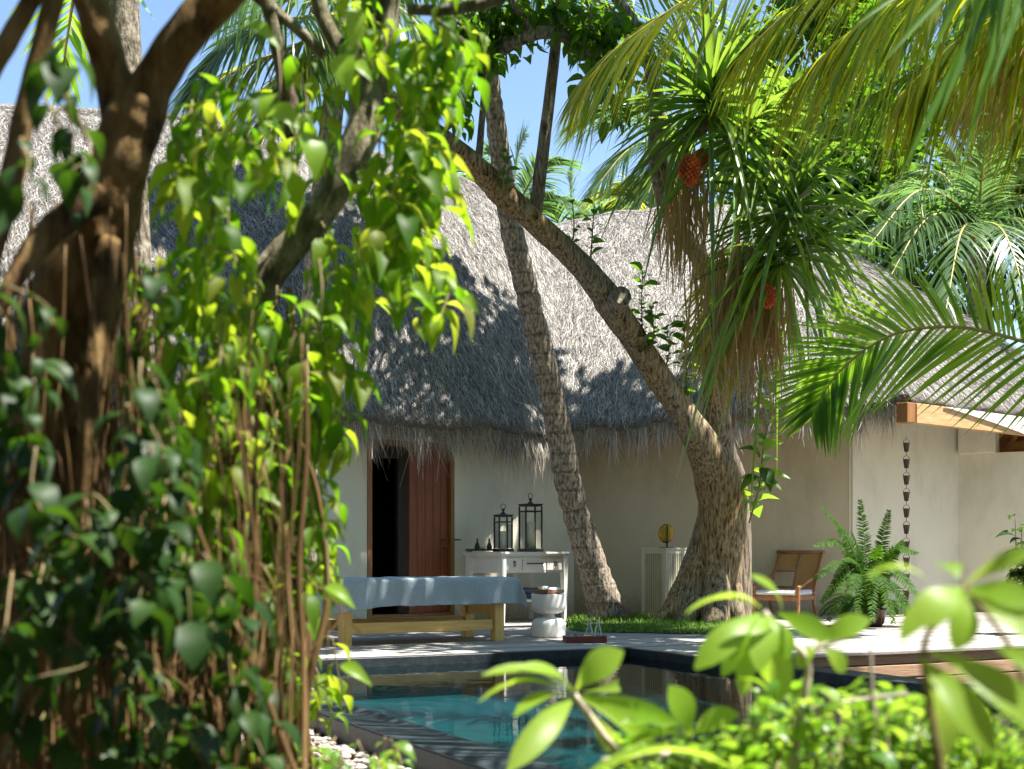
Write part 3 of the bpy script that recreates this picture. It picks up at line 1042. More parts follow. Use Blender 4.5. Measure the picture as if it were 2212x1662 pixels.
# ---------------------------------------------------------------- console table
ca = math.radians(45)
cl = G(1085, 16.5)
con = thing('console_table', 'white three-drawer console table against the villa wall', 'console table', cl, ca)
CWd, CD, CH = 1.19, .66, .885
mb = MB(); mb.box((CWd / 2, CD / 2, CH - .015), (CWd + .05, CD + .05, .03), None, .006); mb.box((CWd / 2, CD / 2, CH - .04), (CWd + .02, CD + .02, .02), None, .004)
mb.build('top', M['white_paint'], con, local=True)
for (x, y) in ((.035, .035), (CWd - .035, .035), (.035, CD - .035), (CWd - .035, CD - .035)):
    mb = MB()
    s0, s1 = .035, .022
    vv = []
    for z, sz in ((CH - .052, s0), (CH - .26, s0), (0, s1)):
        vv += [[x - sz, y - sz, z], [x + sz, y - sz, z], [x + sz, y + sz, z], [x - sz, y + sz, z]]
    f = [[0, 3, 2, 1], [8, 9, 10, 11]]
    for q in (0, 4):
        for i in range(4):
            f.append([q + i, q + (i + 1) % 4, q + 4 + (i + 1) % 4, q + 4 + i][::-1])
    mb.add(vv, f)
    mb.build('leg', M['white_paint'], con, local=True)
mb = MB()
zc, hh = CH - .052 - .105, .21
mb.box((CWd / 2, .055, zc), (CWd - .144, .03, hh)); mb.box((CWd / 2, CD - .055, zc), (CWd - .144, .03, hh))
mb.box((.055, CD / 2, zc), (.03, CD - .144, hh)); mb.box((CWd - .055, CD / 2, zc), (.03, CD - .144, hh))
for yy in (CD / 2,):
    mb.box((.038, yy, zc + .07), (.012, CD - .2, .012)); mb.box((.038, yy, zc - .07), (.012, CD - .2, .012))
    mb.box((.038, .11, zc), (.012, .012, .152)); mb.box((.038, CD - .11, zc), (.012, .012, .152))
mb.build('apron', M['white_paint'], con, local=True)
dw = (CWd - .16) / 3.0
for k, (xa, xb) in enumerate(((.08, .08 + dw * .85), (.09 + dw * .85, CWd - .09 - dw * .85), (CWd - .08 - dw * .85, CWd - .08))):
    mb = MB()
    mb.box(((xa + xb) / 2, .030, zc), (xb - xa - .012, .018, hh - .06), None, .004)
    dr = mb.build('drawer', M['white_paint'], con, local=True)
    mb = MB()
    xm = (xa + xb) / 2
    if k == 1:
        mb.box((xm, .008, zc + .01), (.30, .012, .014), None, .003)
        mb.box((xm - .12, .016, zc + .01), (.012, .014, .012)); mb.box((xm + .12, .016, zc + .01), (.012, .014, .012))
    else:
        mb.tube([(xm, .02, zc + .035), (xm, .004, zc + .035)], .012, 8)
        th_ = np.linspace(0, 2 * np.pi, 14)
        mb.tube(np.stack([xm + .016 * np.sin(th_), 0 * th_ + .004, zc + .005 + .03 * np.cos(th_)], 1), .005, 6, cap=False)
    mb.build('handle', M['bronze'], dr, local=True)
mb = MB(); mb.box((CWd / 2, CD / 2, .272), (CWd - .06, CD - .06, .03), None, .004)
mb.build('shelf', M['white_paint'], con, local=True)
RC = RZ(ca)


def onc(x, y, z):
    return cl + RC @ A([x, y, z])


for k, (z0, lab) in enumerate(((.288, 'folded dark grey towel at the bottom of the pair on the console shelf'), (.358, 'folded dark grey towel lying on top of another on the console shelf'))):
    mb = MB()
    mb.box((0, 0, .033), (.40, .30, .066), None, .028)
    o = mb.build('folded_towel', M['towel_grey'], local=True)
    o.location = onc(.72, .33, z0); o.rotation_euler = (0, 0, ca + .05 * k)
    tag(o, lab, 'folded towel', 'folded towels on the console shelf')


def lantern(loc, side, H, lab, labc, ch, cr):
    t = thing('lantern', lab, 'lantern', loc, math.radians(22), 'candle lanterns on the console')
    h, pb = side / 2, .009
    mb = MB()
    mb.box((0, 0, .02), (side + .02, side + .02, .04), None, .004)
    mb.build('base', M['iron'], t, local=True)
    mb = MB()
    for x in (-1, 1):
        for y in (-1, 1):
            mb.box((x * (h - pb), y * (h - pb), H / 2 + .01), (2 * pb, 2 * pb, H - .062))
    for zz in (H - .012, H - .085):
        for x in (-1, 1):
            mb.box((x * (h - pb), 0, zz), (2 * pb - .003, side - 4 * pb, .018)); mb.box((0, x * (h - pb), zz), (side - 4 * pb, 2 * pb - .003, .018))
    mb.build('frame', M['iron'], t, local=True)
    mb = MB()
    mb.box((0, 0, H + .003), (side + .012, side + .012, .014), None, .003)
    mb.lathe([(.045, .01), (.03, .03), (.012, .045), (.012, .055), (.022, .065), (.022, .075), (.0, .085)], (0, 0, H), 12)
    th_ = np.linspace(0, 2 * np.pi, 18)
    mb.tube(np.stack([.032 * np.sin(th_), 0 * th_, H + .112 + .032 * np.cos(th_)], 1), .004, 6, cap=False)
    mb.build('cap', M['iron'], t, local=True)
    mb = MB()
    for x in (-1, 1):
        q0, q1, z0, z1 = -(h - 2 * pb), h - 2 * pb, .045, H - .10
        mb.add([[x * (h - pb), q0, z0], [x * (h - pb), q1, z0], [x * (h - pb), q1, z1], [x * (h - pb), q0, z1]], [[0, 1, 2, 3]])
        mb.add([[q0, x * (h - pb), z0], [q1, x * (h - pb), z0], [q1, x * (h - pb), z1], [q0, x * (h - pb), z1]], [[0, 1, 2, 3]])
    mb.build('pane', M['glass'], t, local=True)
    mb = MB()
    mb.lathe([(0, 0), (cr, 0), (cr, ch - .004), (cr - .006, ch), (0, ch - .008)], (0, 0, 0), 20)
    mb.tube([(0, 0, ch - .01), (.002, 0, ch + .012)], .0015, 5)
    o = mb.build('candle', M['wax'], local=True)
    o.location = A(loc) + A([0, 0, .041])
    tag(o, labc, 'candle', 'pillar candles in the lanterns')


def ctop(px, D):
    p = G(px, D); p[2] = CH + .001
    return p


lantern(ctop(1146, 17.12), .236, .60, 'tall black iron lantern, the larger of two on the white console', 'tall cream pillar candle inside the larger black lantern', .34, .052)
lantern(ctop(1087, 16.95), .190, .46, 'short black iron lantern, the smaller of two on the white console', 'short cream pillar candle inside the smaller black lantern', .22, .043)
mb = MB()
mb.box((0, 0, .012), (.40, .13, .014), None, .003)
for x in (-.17, .17):
    mb.box((x, 0, .0), (.03, .12, .012))
for y in (-1, 1):
    mb.box((0, y * .06, .024), (.40, .010, .012))
o = mb.build('oil_tray', M['bronze'], local=True)
TP = ctop(1042, 16.93)
o.location = TP + A([0, 0, .007]); o.rotation_euler = (0, 0, math.radians(18))
tag(o, 'low dark tray holding oil bottles at the end of the white console', 'tray')
for px, mt_, lab in ((1031, 'bronze', 'dark teardrop oil bottle left of the cream one on the low tray'), (1044, 'cream_glaze', 'cream teardrop oil bottle between two dark ones on the low tray'), (1057, 'bronze', 'dark teardrop oil bottle between the cream one and the small lantern')):
    mb = MB()
    mb.lathe([(0, 0), (.024, 0), (.034, .02), (.035, .035), (.026, .065), (.013, .09), (.010, .105), (.013, .115), (.010, .13), (.004, .145), (0, .148)], (0, 0, 0), 18)
    o = mb.build('oil_bottle', M[mt_], local=True)
    p = ctop(px, 16.93 + (px - 1042) * .0012)
    o.location = p + A([0, 0, .028])
    tag(o, lab, 'oil bottle', 'teardrop bottles on the low tray')

# ---------------------------------------------------------------- stool and things on it
st = G(1185, 14.0)
mb = MB()
prof = [(0, 0), (.150, 0), (.172, .008), (.178, .025), (.178, .11), (.174, .15), (.155, .182), (.118, .200), (.075, .207), (.064, .215), (.062, .225), (.064, .235), (.075, .243), (.118, .250), (.152, .268), (.172, .30), (.179, .345), (.180, .43), (.176, .443), (.165, .448), (0, .449)]
pp = spline(prof, 90)
mb.lathe(pp, (0, 0, 0), 48)
o = mb.build('stool', M['ceramic'], local=True); o.location = st
tag(o, 'white hourglass-shaped ceramic stool on the deck', 'stool')
mb = MB()
mb.box((0, 0, .012), (.22, .22, .014), None, .002)
for a_ in range(4):
    R = RZ(a_ * math.pi / 2)
    mb.box(R @ A([.112, 0, .032]), (.012, .236, .03), R, .003)
mb.box((-.07, 0, .0025), (.02, .18, .005)); mb.box((.07, 0, .0025), (.02, .18, .005))
o = mb.build('serving_tray', M['tray_wood'], local=True); o.location = st + A([0, 0, .450]); o.rotation_euler = (0, 0, math.radians(40))
tag(o, 'square brown wooden tray on top of the white stool', 'tray')
for dx_, dy_, lab, m_ in ((-.075, -.03, 'small cream cup on the stool tray, nearer of two', 'cream_glaze'), (-.035, .05, 'small pale cup behind the cream cup on the stool tray', 'white_cloth')):
    mb = MB()
    mb.lathe([(0, .004), (.022, .004), (.024, 0), (.026, 0), (.030, .02), (.033, .055), (.031, .056), (.027, .02), (.0, .012)], (0, 0, 0), 20)
    o = mb.build('cup', M[m_], local=True); o.location = st + A([dx_, dy_, .4715])
    tag(o, lab, 'cup', 'cups on the stool tray')
for dx_, dy_, r_, lab in ((.02, -.05, .3, 'white rolled cloth beside the cream cup on the stool tray'), (.085, -.005, .9, 'white rolled cloth at the far side of the stool tray from the cups')):
    mb = MB()
    x = np.linspace(-.045, .045, 12)
    mb.tube(np.stack([x, 0 * x, .024 + 0 * x], 1), .022 * np.sqrt(np.clip(1 - (x / .052) ** 6, .2, 1)), 12, .06)
    o = mb.build('rolled_cloth', M['white_cloth'], local=True); o.location = st + A([dx_, dy_, .4715]); o.rotation_euler = (0, 0, r_)
    tag(o, lab, 'cloth', 'rolled cloths on the stool tray')

# tray on deck with bottles
tp = G(1263, 13.17)
mb = MB()
mb.box((0, 0, .008), (.39, .20, .012), None, .002)
for y in (-1, 1):
    mb.box((0, y * .105, .033), (.40, .012, .062), None, .003)
for x in (-1, 1):
    mb.box((x * .196, 0, .018), (.012, .196, .032), None, .002); mb.box((x * .196, 0, .060), (.012, .196, .012), None, .002)
    mb.box((x * .196, .07, .044), (.012, .05, .02)); mb.box((x * .196, -.07, .044), (.012, .05, .02))
o = mb.build('drinks_tray', M['tray_red'], local=True); o.location = tp; o.rotation_euler = (0, 0, math.radians(8))
tag(o, 'dark red wooden tray on the deck at the pool edge', 'tray')
for px, lab in ((1273, 'clear glass bottle in the middle of the red deck tray'), (1292, 'clear glass bottle at the handle end of the red deck tray')):
    mb = MB()
    mb.lathe([(0, .002), (.034, 0), (.038, .006), (.038, .06), (.034, .10), (.020, .145), (.015, .175), (.019, .182), (.018, .19), (.018, .196), (.012, .205), (0, .208)], (0, 0, 0), 20)
    o = mb.build('glass_bottle', M['bottle'], local=True)
    o.location = G(px, 13.17, .0145) + A([0, .0, 0])
    tag(o, lab, 'bottle', 'glass bottles on the deck tray')
for px, dy, lab in ((1230, -.04, 'clear tumbler at the end of the red deck tray away from the bottles'), (1242, .04, 'clear tumbler behind and between the other two on the red tray'), (1255, -.03, 'clear tumbler next to the middle bottle on the red deck tray')):
    mb = MB()
    mb.lathe([(0, .001), (.026, 0), (.031, .075), (.029, .075), (.024, .006), (0, .006)], (0, 0, 0), 18)
    o = mb.build('tumbler', M['bottle'], local=True); o.location = G(px, 13.15 + dy, .0145)
    tag(o, lab, 'tumbler', 'tumblers on the deck tray')

# ---------------------------------------------------------------- pedestal and disc
pl = G(1434, 17.85)
ped = thing('pedestal', 'cream square pedestal with vertical slatted sides beside the tree', 'pedestal', pl, math.radians(43))
S = .42
mb = MB(); mb.box((0, 0, .465), (S - .13, S - .13, .85), None)
mb.build('core', M['cream_paint'], ped, local=True)
mb = MB()
for x in (-1, 1):
    for y in (-1, 1):
        mb.box((x * (S / 2 - .03), y * (S / 2 - .03), .455), (.06, .06, .91), None, .004)
for k in range(4):
    R = RZ(k * math.pi / 2)
    mb.box(R @ A([0, -S / 2 + .016, .885]), (S - .122, .026, .05), R, .003)
    mb.box(R @ A([0, -S / 2 + .016, .05]), (S - .122, .026, .06), R, .003)
    for i in range(8):
        x = -S / 2 + .06 + (S - .12) * (i + .5) / 8
        mb.box(R @ A([x, -S / 2 + .016, .47]), (.019, .026, .78), R, .003)
mb.build('slats', M['cream_paint'], ped, local=True)
mb = MB(); mb.box((0, 0, .925), (S + .01, S + .01, .028), None, .004)
mb.build('top', M['cream_paint'], ped, local=True)
orn = thing('disc_ornament', 'gold beaten disc on a small black stand', 'ornament', pl + A([.03, 0, .940]))
mb = MB()
mb.box((0, 0, .005), (.19, .10, .010), None, .002)
mb.box((0.01, 0, .04), (.022, .022, .07)); mb.box((.012, -.03, .18), (.012, .014, .24)); mb.box((-.015, -.03, .075), (.075, .014, .014))
mb.build('stand', M['iron'], orn, local=True)
mb = MB()
th_ = np.linspace(0, 2 * np.pi, 40, endpoint=False)
ring = lambda r, y: np.stack([r * .105 * np.cos(th_), 0 * th_ + y, .19 + r * .128 * np.sin(th_)], 1)
mb.grid(np.concatenate([np.stack([ring(r, y) for r, y in ((.02, -.020), (.4, -.018), (.75, -.012), (1, .0), (.98, .006), (.6, .008), (.02, .008))], 0).transpose(1, 0, 2), np.stack([ring(r, y)[0] for r, y in ((.02, -.020), (.4, -.018), (.75, -.012), (1, .0), (.98, .006), (.6, .008), (.02, .008))], 0)[None]], 0))
mb.build('disc', M['gold'], orn, local=True)

# ---------------------------------------------------------------- armchair
cr = math.radians(-32)
chl = G(1624, 17.75) + A([0, 0, 0])
chair = thing('armchair', 'wooden armchair with cane back panels and white cushion', 'armchair', chl, cr)
CWi, CDp = .65, .62
for (x, fr) in ((.02, 1), (CWi - .02, 1)):
    mb = MB()
    mb.tube(spline([(x, .02, .415), (x, .02, .30), (x, .03, .15), (x, -.01, 0)], 14), np.interp(np.linspace(0, 1, 14), [0, .3, 1], [.026, .028, .018]), 8)
    mb.build('leg', M['chair_wood'], chair, local=True)
for x in (.02, CWi - .02):
    mb = MB()
    mb.tube(spline([(x, CDp, .30), (x, CDp + .02, .15), (x, CDp + .10, 0)], 12), np.linspace(.027, .018, 12), 8)
    mb.build('leg', M['chair_wood'], chair, local=True)
mb = MB()
mb.box((CWi / 2, CDp / 2, .278), (CWi - .02, CDp, .06), None, .006)
mb.build('seat_frame', M['chair_wood'], chair, local=True)
mb = MB()
mb.box((CWi / 2, CDp / 2, .342), (CWi - .055, CDp - .01, .07), None, .028)
mb.build('cushion', M['white_cloth'], chair, local=True)
bt, bz = .37, .58     # back leans: y offset over height
def bk(x, s): return A([x, CDp - .01 + bt * s ** 1.15, .30 + bz * s])
mb = MB()
ss = np.linspace(0, 1, 12)
for x in (.02, CWi / 2, CWi - .02):
    mb.tube([bk(x, s_) for s_ in ss], .022 if x != CWi / 2 else .017, 8)
mb.tube([bk(-.015, 1.0), bk(CWi + .015, 1.0)], .026, 10)
mb.tube([bk(.02, .18), bk(CWi - .02, .18)], .018, 8)
mb.tube([bk(.02, .56), bk(CWi / 2, .56)], .013, 8)
mb.build('back_frame', M['chair_wood'], chair, local=True)
for xa, xb, s0 in ((.045, CWi / 2 - .02, .59), (CWi / 2 + .02, CWi - .045, .21)):
    mb = MB()
    s_ = np.linspace(s0, .955, 8)
    fr_ = A([[bk(xa, q), bk(xb, q)] for q in s_])
    bk_ = fr_ + A([0, .012, 0])
    mb.grid(fr_); mb.grid(bk_[:, ::-1])
    mb.build('cane_panel', M['cane'], chair, local=True)
for x in (.02, CWi - .02):
    mb = MB()
    e = bk(x, .62)
    mb.tube(spline([e, (x, e[1] - .12, .57), (x, .28, .475), (x, .12, .43), (x, -.01, .415)], 20), .026, 10)
    mb.build('arm', M['chair_wood'], chair, local=True)

# ---------------------------------------------------------------- lawn patch
mb = MB()
poly = A([G(1225, 17.3), G(1238, 15.1), G(1400, 14.6), G(1560, 14.45), G(1620, 15.3), G(1600, 17.0), G(1480, 18.3), G(1300, 18.3)])
cen = poly.mean(0)
ringp = spline(np.vstack([poly, poly[:1]]), 60)[:-1]
ring2 = cen + (ringp - cen) * .75
ring2[:, 2] = .035
ringp[:, 2] = .004
mb.grid(np.stack([np.vstack([ringp, ringp[:1]]), np.vstack([ring2, ring2[:1]]), np.repeat((cen + A([0, 0, .04]))[None], 60, 0)], 1))
tag(mb.build('soil_patch', M['soil']), 'soil bed around the tree bases in the deck', 'ground', kind='structure')
mb = MB()
n = 11000
ii = rng.integers(0, 59, n)
f1 = np.sqrt(rng.random(n))[:, None]
pp = cen + (ringp[ii] - cen) * f1 * 1.0
pp = pp + rng.normal(0, .03, (n, 3)) * A([1, 1, 0])
pp[:, 2] = .03 * (1 - f1[:, 0]) + .005
hh_ = rng.uniform(.03, .10, n) * rng.choice([.6, 1, 1.3], n)
dd = nrm(np.stack([rng.normal(0, .45, n), rng.normal(0, .45, n), np.ones(n)], 1))
mb.straps(pp, dd, hh_, .008, rng.uniform(0, .5, n), 3)
tag(mb.build('grass', M['lv_grass']), 'short bright grass around the tree bases', 'grass', kind='stuff')


# ---------------------------------------------------------------- vegetation helpers
def path(pts, n):
    """pts (px,py,D,wpx) -> world points, radii"""
    Q = A([[*W(p[0], p[1], p[2]), p[3] / 2 / FPX * p[2]] for p in pts])
    S_ = spline(Q, n)
    return S_[:, :3], np.maximum(S_[:, 3], .002)


def ptube(mb, pts, n=24, seg=10, amp=.06):
    P, r = path(pts, n)
    mb.tube(P, r, seg, amp)
    return P


def randdir(n, zmean=0., zs=1.):
    return nrm(np.stack([rng.normal(0, 1, n), rng.normal(0, 1, n), rng.normal(zmean, zs, n)], 1))


def shoot(mb, P, r, L, n, tpl=OVATE, wr=.6, down=.3, mstem=1, spread=1.0):
    """leafy shoot along polyline P"""
    P = spline(P, 24)
    mi = mb.mi
    mb.mi = mstem
    mb.tube(P, np.linspace(r, r * .4, 24), 5)
    mb.mi = mi
    t = np.linspace(.08, 1, n) * 22.9
    i = t.astype(int)
    p = P[i] + (P[i + 1] - P[i]) * (t - i)[:, None]
    T = nrm(P[i + 1] - P[i])
    az = np.arange(n) * 2.4 + rng.uniform(0, 6.28)
    out = np.stack([np.cos(az), np.sin(az), 0 * az], 1)
    d = nrm(out * spread + T * .45 + A([0, 0, -down]) + rng.normal(0, .2, (n, 3)))
    up = nrm(A([0, 0, 1.]) + .35 * out + rng.normal(0, .25, (n, 3)))
    LL = L * rng.uniform(.45, 1.2, n)
    mb.inst(tpl, p + out * r, d, up, LL, LL * wr * rng.uniform(.8, 1.2, n), smooth=True)


def cloud(mb, c, rad, n, L, tpl=SIMPLE, wr=.5, shell=.5, down=.2):
    c = A(c, float); rad = A(rad, float) * np.ones(3)
    d = randdir(n)
    r = rng.uniform(shell, 1, n)[:, None] ** .6
    p = c + d * r * rad
    ax = nrm(d * .6 + randdir(n) + A([0, 0, -down]))
    up = nrm(A([0, 0, 1.]) + rng.normal(0, .5, (n, 3)))
    LL = L * rng.uniform(.7, 1.2, n)
    mb.inst(tpl, p, ax, up, LL, LL * wr)


def palm_crown(tree, c, nf, L, leaf, lw, elev=(70, -25), mats=None, n=55, seed=0, az0=0., droop=.35, sag=.55, rr=.03, jit=.08, azr=(0, 6.283), seg=4):
    r_ = np.random.default_rng(seed)
    for i in range(nf):
        az = az0 + azr[0] + (azr[1] - azr[0]) * i / nf + r_.normal(0, .15)
        e = math.radians(r_.uniform(elev[1], elev[0]))
        l = L * r_.uniform(.85, 1.1)
        t = np.linspace(0, 1, 7)
        h = A([math.cos(az), math.sin(az), 0])
        P = A(c)[None] + l * (t[:, None] * math.cos(e) * h + (t * math.sin(e) - sag * t ** 2 * math.cos(e))[:, None] * A([0, 0, 1.]))
        mb = MB()
        frond(mb, P, leaf, n, lw, None, droop, rr=rr, jit=jit, seg=seg)
        mb.build('frond', mats or [M['lv_palm'], M['rachis']], tree)


# ---------------------------------------------------------------- leaning coconut palm in front of the roof
PT = [(1320, 1356, 17.2, 92), (1310, 1325, 17.15, 82), (1288, 1245, 17.05, 68), (1256, 1150, 16.9, 60), (1228, 1040, 16.7, 58), (1203, 910, 16.5, 56), (1166, 745, 16.2, 53), (1132, 605, 15.95, 50), (1104, 490, 15.75, 48), (1082, 350, 15.5, 44), (1068, 240, 15.35, 40), (1060, 165, 15.25, 38), (1050, 40, 15.1, 36), (1040, -110, 15.0, 34)]
palm = thing('coconut_palm', 'slim ringed coconut palm leaning in front of the thatched roof', 'palm tree', G(1318, 17.2))
mb = MB()
P, r = path(PT, 120)
r = r * (1 + .05 * np.sin(np.arange(120) * 2.1) + .03 * rng.normal(0, 1, 120))
mb.tube(P, r, 16, .05)
mb.build('trunk', M['palm_bark'], palm)
palm_crown(palm, P[-1], 11, 3.6, .85, .045, (55, -5), [M['lv_palm'], M['rachis']], 50, 3, sag=.45)
mb = MB()
for k in range(40):
    b_ = W(1052 + rng.normal(0, 10), 70 + rng.normal(0, 14), 15.0)
    mb.straps(b_[None], nrm(A([[rng.normal(0, .25), rng.normal(0, .2), -1.]])), rng.uniform(.25, .5), .012, .0, 4)
mb.build('flower_stalk', M['lv_palm_y'], palm)

# ---------------------------------------------------------------- big leaning tree
LT = [(1535, 1375, 16.75, 175), (1538, 1325, 16.75, 138), (1546, 1250, 16.7, 112), (1556, 1160, 16.6, 108), (1560, 1090, 16.5, 106), (1549, 1030, 16.4, 96), (1518, 965, 16.2, 76), (1472, 888, 16.0, 62), (1426, 818, 15.8, 58), (1380, 748, 15.6, 55), (1343, 695, 15.4, 60), (1318, 655, 15.28, 66), (1296, 622, 15.15, 60), (1252, 572, 15.0, 52), (1193, 514, 14.8, 50), (1130, 456, 14.6, 52), (1086, 420, 14.5, 58), (1060, 392, 14.4, 52), (1012, 346, 14.2, 48), (960, 304, 14.0, 44), (880, 250, 13.6, 50), (790, 170, 13.2, 44), (700, 40, 12.9, 38), (640, -120, 12.7, 32)]
tree = thing('leaning_tree', 'thick gnarled tree leaning across the roof with a sawn-off stub', 'tree', G(1535, 16.75))
mb = MB()
P, r = path(LT, 150)
mb.tube(P, r, 22, .07)
# buttress roots
for pts in ([(1535, 1120, 16.75, 60), (1512, 1215, 16.65, 74), (1482, 1285, 16.55, 70), (1444, 1328, 16.45, 44), (1402, 1354, 16.35, 14)], [(1535, 1160, 16.7, 60), (1515, 1260, 16.55, 66), (1490, 1325, 16.35, 50), (1462, 1366, 16.15, 18)],
            [(1555, 1160, 16.7, 60), (1572, 1260, 16.6, 60), (1588, 1330, 16.5, 44), (1612, 1366, 16.4, 18)], [(1545, 1180, 16.6, 60), (1545, 1280, 16.4, 66), (1540, 1340, 16.2, 50), (1534, 1378, 16.0, 20)]):
    ptube(mb, pts, 26, 14, .10)
mb.build('trunk', M['bark'], tree)
mb = MB()
ptube(mb, [(1318, 668, 15.25, 60), (1330, 655, 15.15, 50), (1340, 643, 15.02, 46), (1344, 638, 14.97, 44)], 14, 16, .05)
mb.build('sawn_stub', M['bark_pale'], tree)
for pts in ([(1020, 362, 14.25, 26), (1034, 335, 14.25, 18), (1040, 270, 14.2, 15), (1046, 195, 14.15, 15), (1043, 165, 14.1, 13), (1060, 130, 14.0, 12), (1090, 105, 13.9, 26), (1130, 82, 13.9, 28), (1185, 70, 13.9, 28), (1240, 90, 14.0, 28), (1280, 135, 14.1, 28), (1300, 185, 14.2, 22)],
            [(1148, 478, 14.65, 46), (1157, 450, 14.65, 32), (1171, 342, 14.6, 29), (1188, 205, 14.5, 26), (1204, 62, 14.4, 23), (1216, -60, 14.3, 20)],
            [(1150, 78, 13.9, 26), (1140, 45, 13.9, 22), (1115, 20, 13.8, 20), (1090, -40, 13.8, 18)]):
    mb = MB()
    ptube(mb, pts, 50, 10, .05)
    mb.build('branch', M['bark_pale'], tree)
# leafy shoots springing from the trunk
for pts, L, n in (([(1385, 790, 15.6), (1388, 740, 15.5), (1386, 660, 15.4), (1388, 585, 15.3)], .19, 26), ([(1480, 870, 15.9), (1484, 810, 15.8), (1478, 740, 15.7), (1480, 690, 15.6)], .2, 24), ([(1436, 800, 15.7), (1445, 760, 15.6), (1440, 705, 15.6)], .18, 14),
                  ([(1400, 760, 15.5), (1412, 720, 15.4), (1405, 660, 15.4)], .17, 12), ([(1090, 420, 14.3), (1088, 380, 14.2), (1096, 330, 14.2)], .15, 10), ([(1276, 560, 14.9), (1280, 500, 14.8), (1284, 440, 14.8)], .17, 10),
                  ([(1236, 530, 14.8), (1240, 490, 14.7), (1237, 440, 14.7)], .12, 8)):
    mb = MB()
    shoot(mb, [W(*q) for q in pts], .012, L, n, ROUND, .66, .05)
    mb.build('leafy_shoot', [M['lv_tree'], M['stem']], tree)
# hanging sprays & crown reaching above the picture
mb = MB()
for (x0_, y0_, n) in ((975, 100, 16), (985, 130, 16), (940, 140, 12), (1000, 190, 10), (960, 120, 14), (1080, 30, 14), (1250, 70, 12), (1310, 130, 10), (1290, 30, 16), (1210, 20, 16), (1120, 10, 14), (1330, 40, 12), (1010, 60, 16), (1040, 10, 14)):
    for q in range(2):
        a_ = W(x0_ + rng.normal(0, 14), y0_ - 20, 13.8 + rng.normal(0, .3))
        b_ = W(x0_ + rng.normal(0, 26), y0_ + rng.uniform(40, 150) * (1 if y0_ > 90 else .6), 13.8 + rng.normal(0, .3))
        shoot(mb, [a_, (a_ + b_) / 2 + rng.normal(0, .05, 3), b_], .01, .22, n, OVATE, .5, .4)
for (px, py, D, n) in ((1290, 150, 13.9, 70), (1260, 60, 13.9, 60), (1180, 20, 13.9, 70), (1010, 90, 14, 110), (1050, 40, 14, 90), (960, 160, 14, 80), (1075, 100, 14, 40), (1330, 90, 14.2, 60)):
    cloud(mb, W(px, py, D), (.38, .35, .3), int(n * .62), .22, OVATE, .5, .1, .4)
mb.build('hanging_leaves', [M['lv_tree'], M['stem']], tree)
SHADE = [(-.7, 16.2, 9.4, 1.0), (-1.0, 15.5, 9.3, 1.0), (.5, 16.5, 9.4, .9), (-1.6, 16.6, 9.4, .9), (-2.5, 16.2, 9.3, .9), (4.1, 17.0, 9.4, .8), (5.0, 16.8, 9.4, .8), (2.7, 12.4, 9.2, .9), (5.3, 12.3, 9.2, .9), (2.6, 14.6, 9.4, .8), (5.2, 14.6, 9.3, .8), (3.6, 11.3, 9.2, .9), (4.6, 11.0, 9.2, .8), (1.7, 11.4, 9.2, .8), (6.7, 13.4, 9.3, .7), (0.4, 11.6, 9.2, .8), (1.2, 16.8, 9.6, 1.0), (2.2, 17.3, 9.8, 1.0), (.2, 15.8, 9.8, 1.0), (3.0, 16.2, 9.6, .9), (-1.0, 14.6, 9.3, 1.1), (-2.0, 13.6, 9.0, 1.2), (-.6, 12.6, 9.0, 1.2)]  # unseen crown clumps, set out to shade roof and deck
mb = MB()
for (x, y, z, R_) in SHADE:
    for k in range(7):
        c = A([x, y, z]) + rng.normal(0, .42, 3) * R_ * A([1, 1, .5])
        cloud(mb, c, (.55 * R_, .55 * R_, .35), 95, .24, SIMPLE, .55, .2, .3)
mb.mi = 1
for (x, y, z, R_) in SHADE:
    mb.tube(spline([W(1216, -60, 14.3) if x > -.3 else W(640, -120, 12.7), A([x, y, z]) * .5 + W(1000, -100, 14) * .5, A([x, y, z])], 12), np.linspace(.07, .02, 12), 6, .05)
mb.build('crown', [M['lv_tree'], M['bark_pale']], tree)

# ---------------------------------------------------------------- screw pine
pd = thing('screw_pine', 'tall screw pine with strap leaf rosettes, brown leaf skirts and orange fruit', 'screw pine', G(1590, 17.2))
mb = MB()
ptube(mb, [(1588, 1350, 17.25, 70), (1598, 1230, 17.2, 50), (1600, 1120, 17.15, 42), (1588, 1030, 17.1, 46), (1556, 960, 16.9, 62), (1545, 880, 16.6, 58), (1545, 780, 16.2, 52), (1548, 660, 15.8, 48), (1520, 570, 15.5, 46), (1465, 480, 15.2, 44), (1432, 400, 15.0, 42), (1420, 320, 14.9, 40), (1420, 240, 14.8, 34), (1404, 150, 14.7, 28), (1385, 80, 14.6, 26), (1335, 0, 14.5, 24), (1290, -60, 14.4, 20)], 90, 14, .08)
mb.build('trunk', M['bark_pale'], pd)
for pts in ([(1530, 590, 15.5, 34), (1600, 560, 15.0, 30), (1660, 520, 14.5, 30), (1688, 470, 14.2, 34)], [(1430, 330, 14.9, 30), (1470, 300, 14.5, 28), (1520, 270, 14.2, 32), (1535, 235, 14.0, 34)], [(1600, 560, 15.0, 30), (1650, 600, 14.6, 28), (1690, 585, 14.3, 32)]):
    mb = MB(); ptube(mb, pts, 24, 10, .1); mb.build('branch', M['bark_pale'], pd)


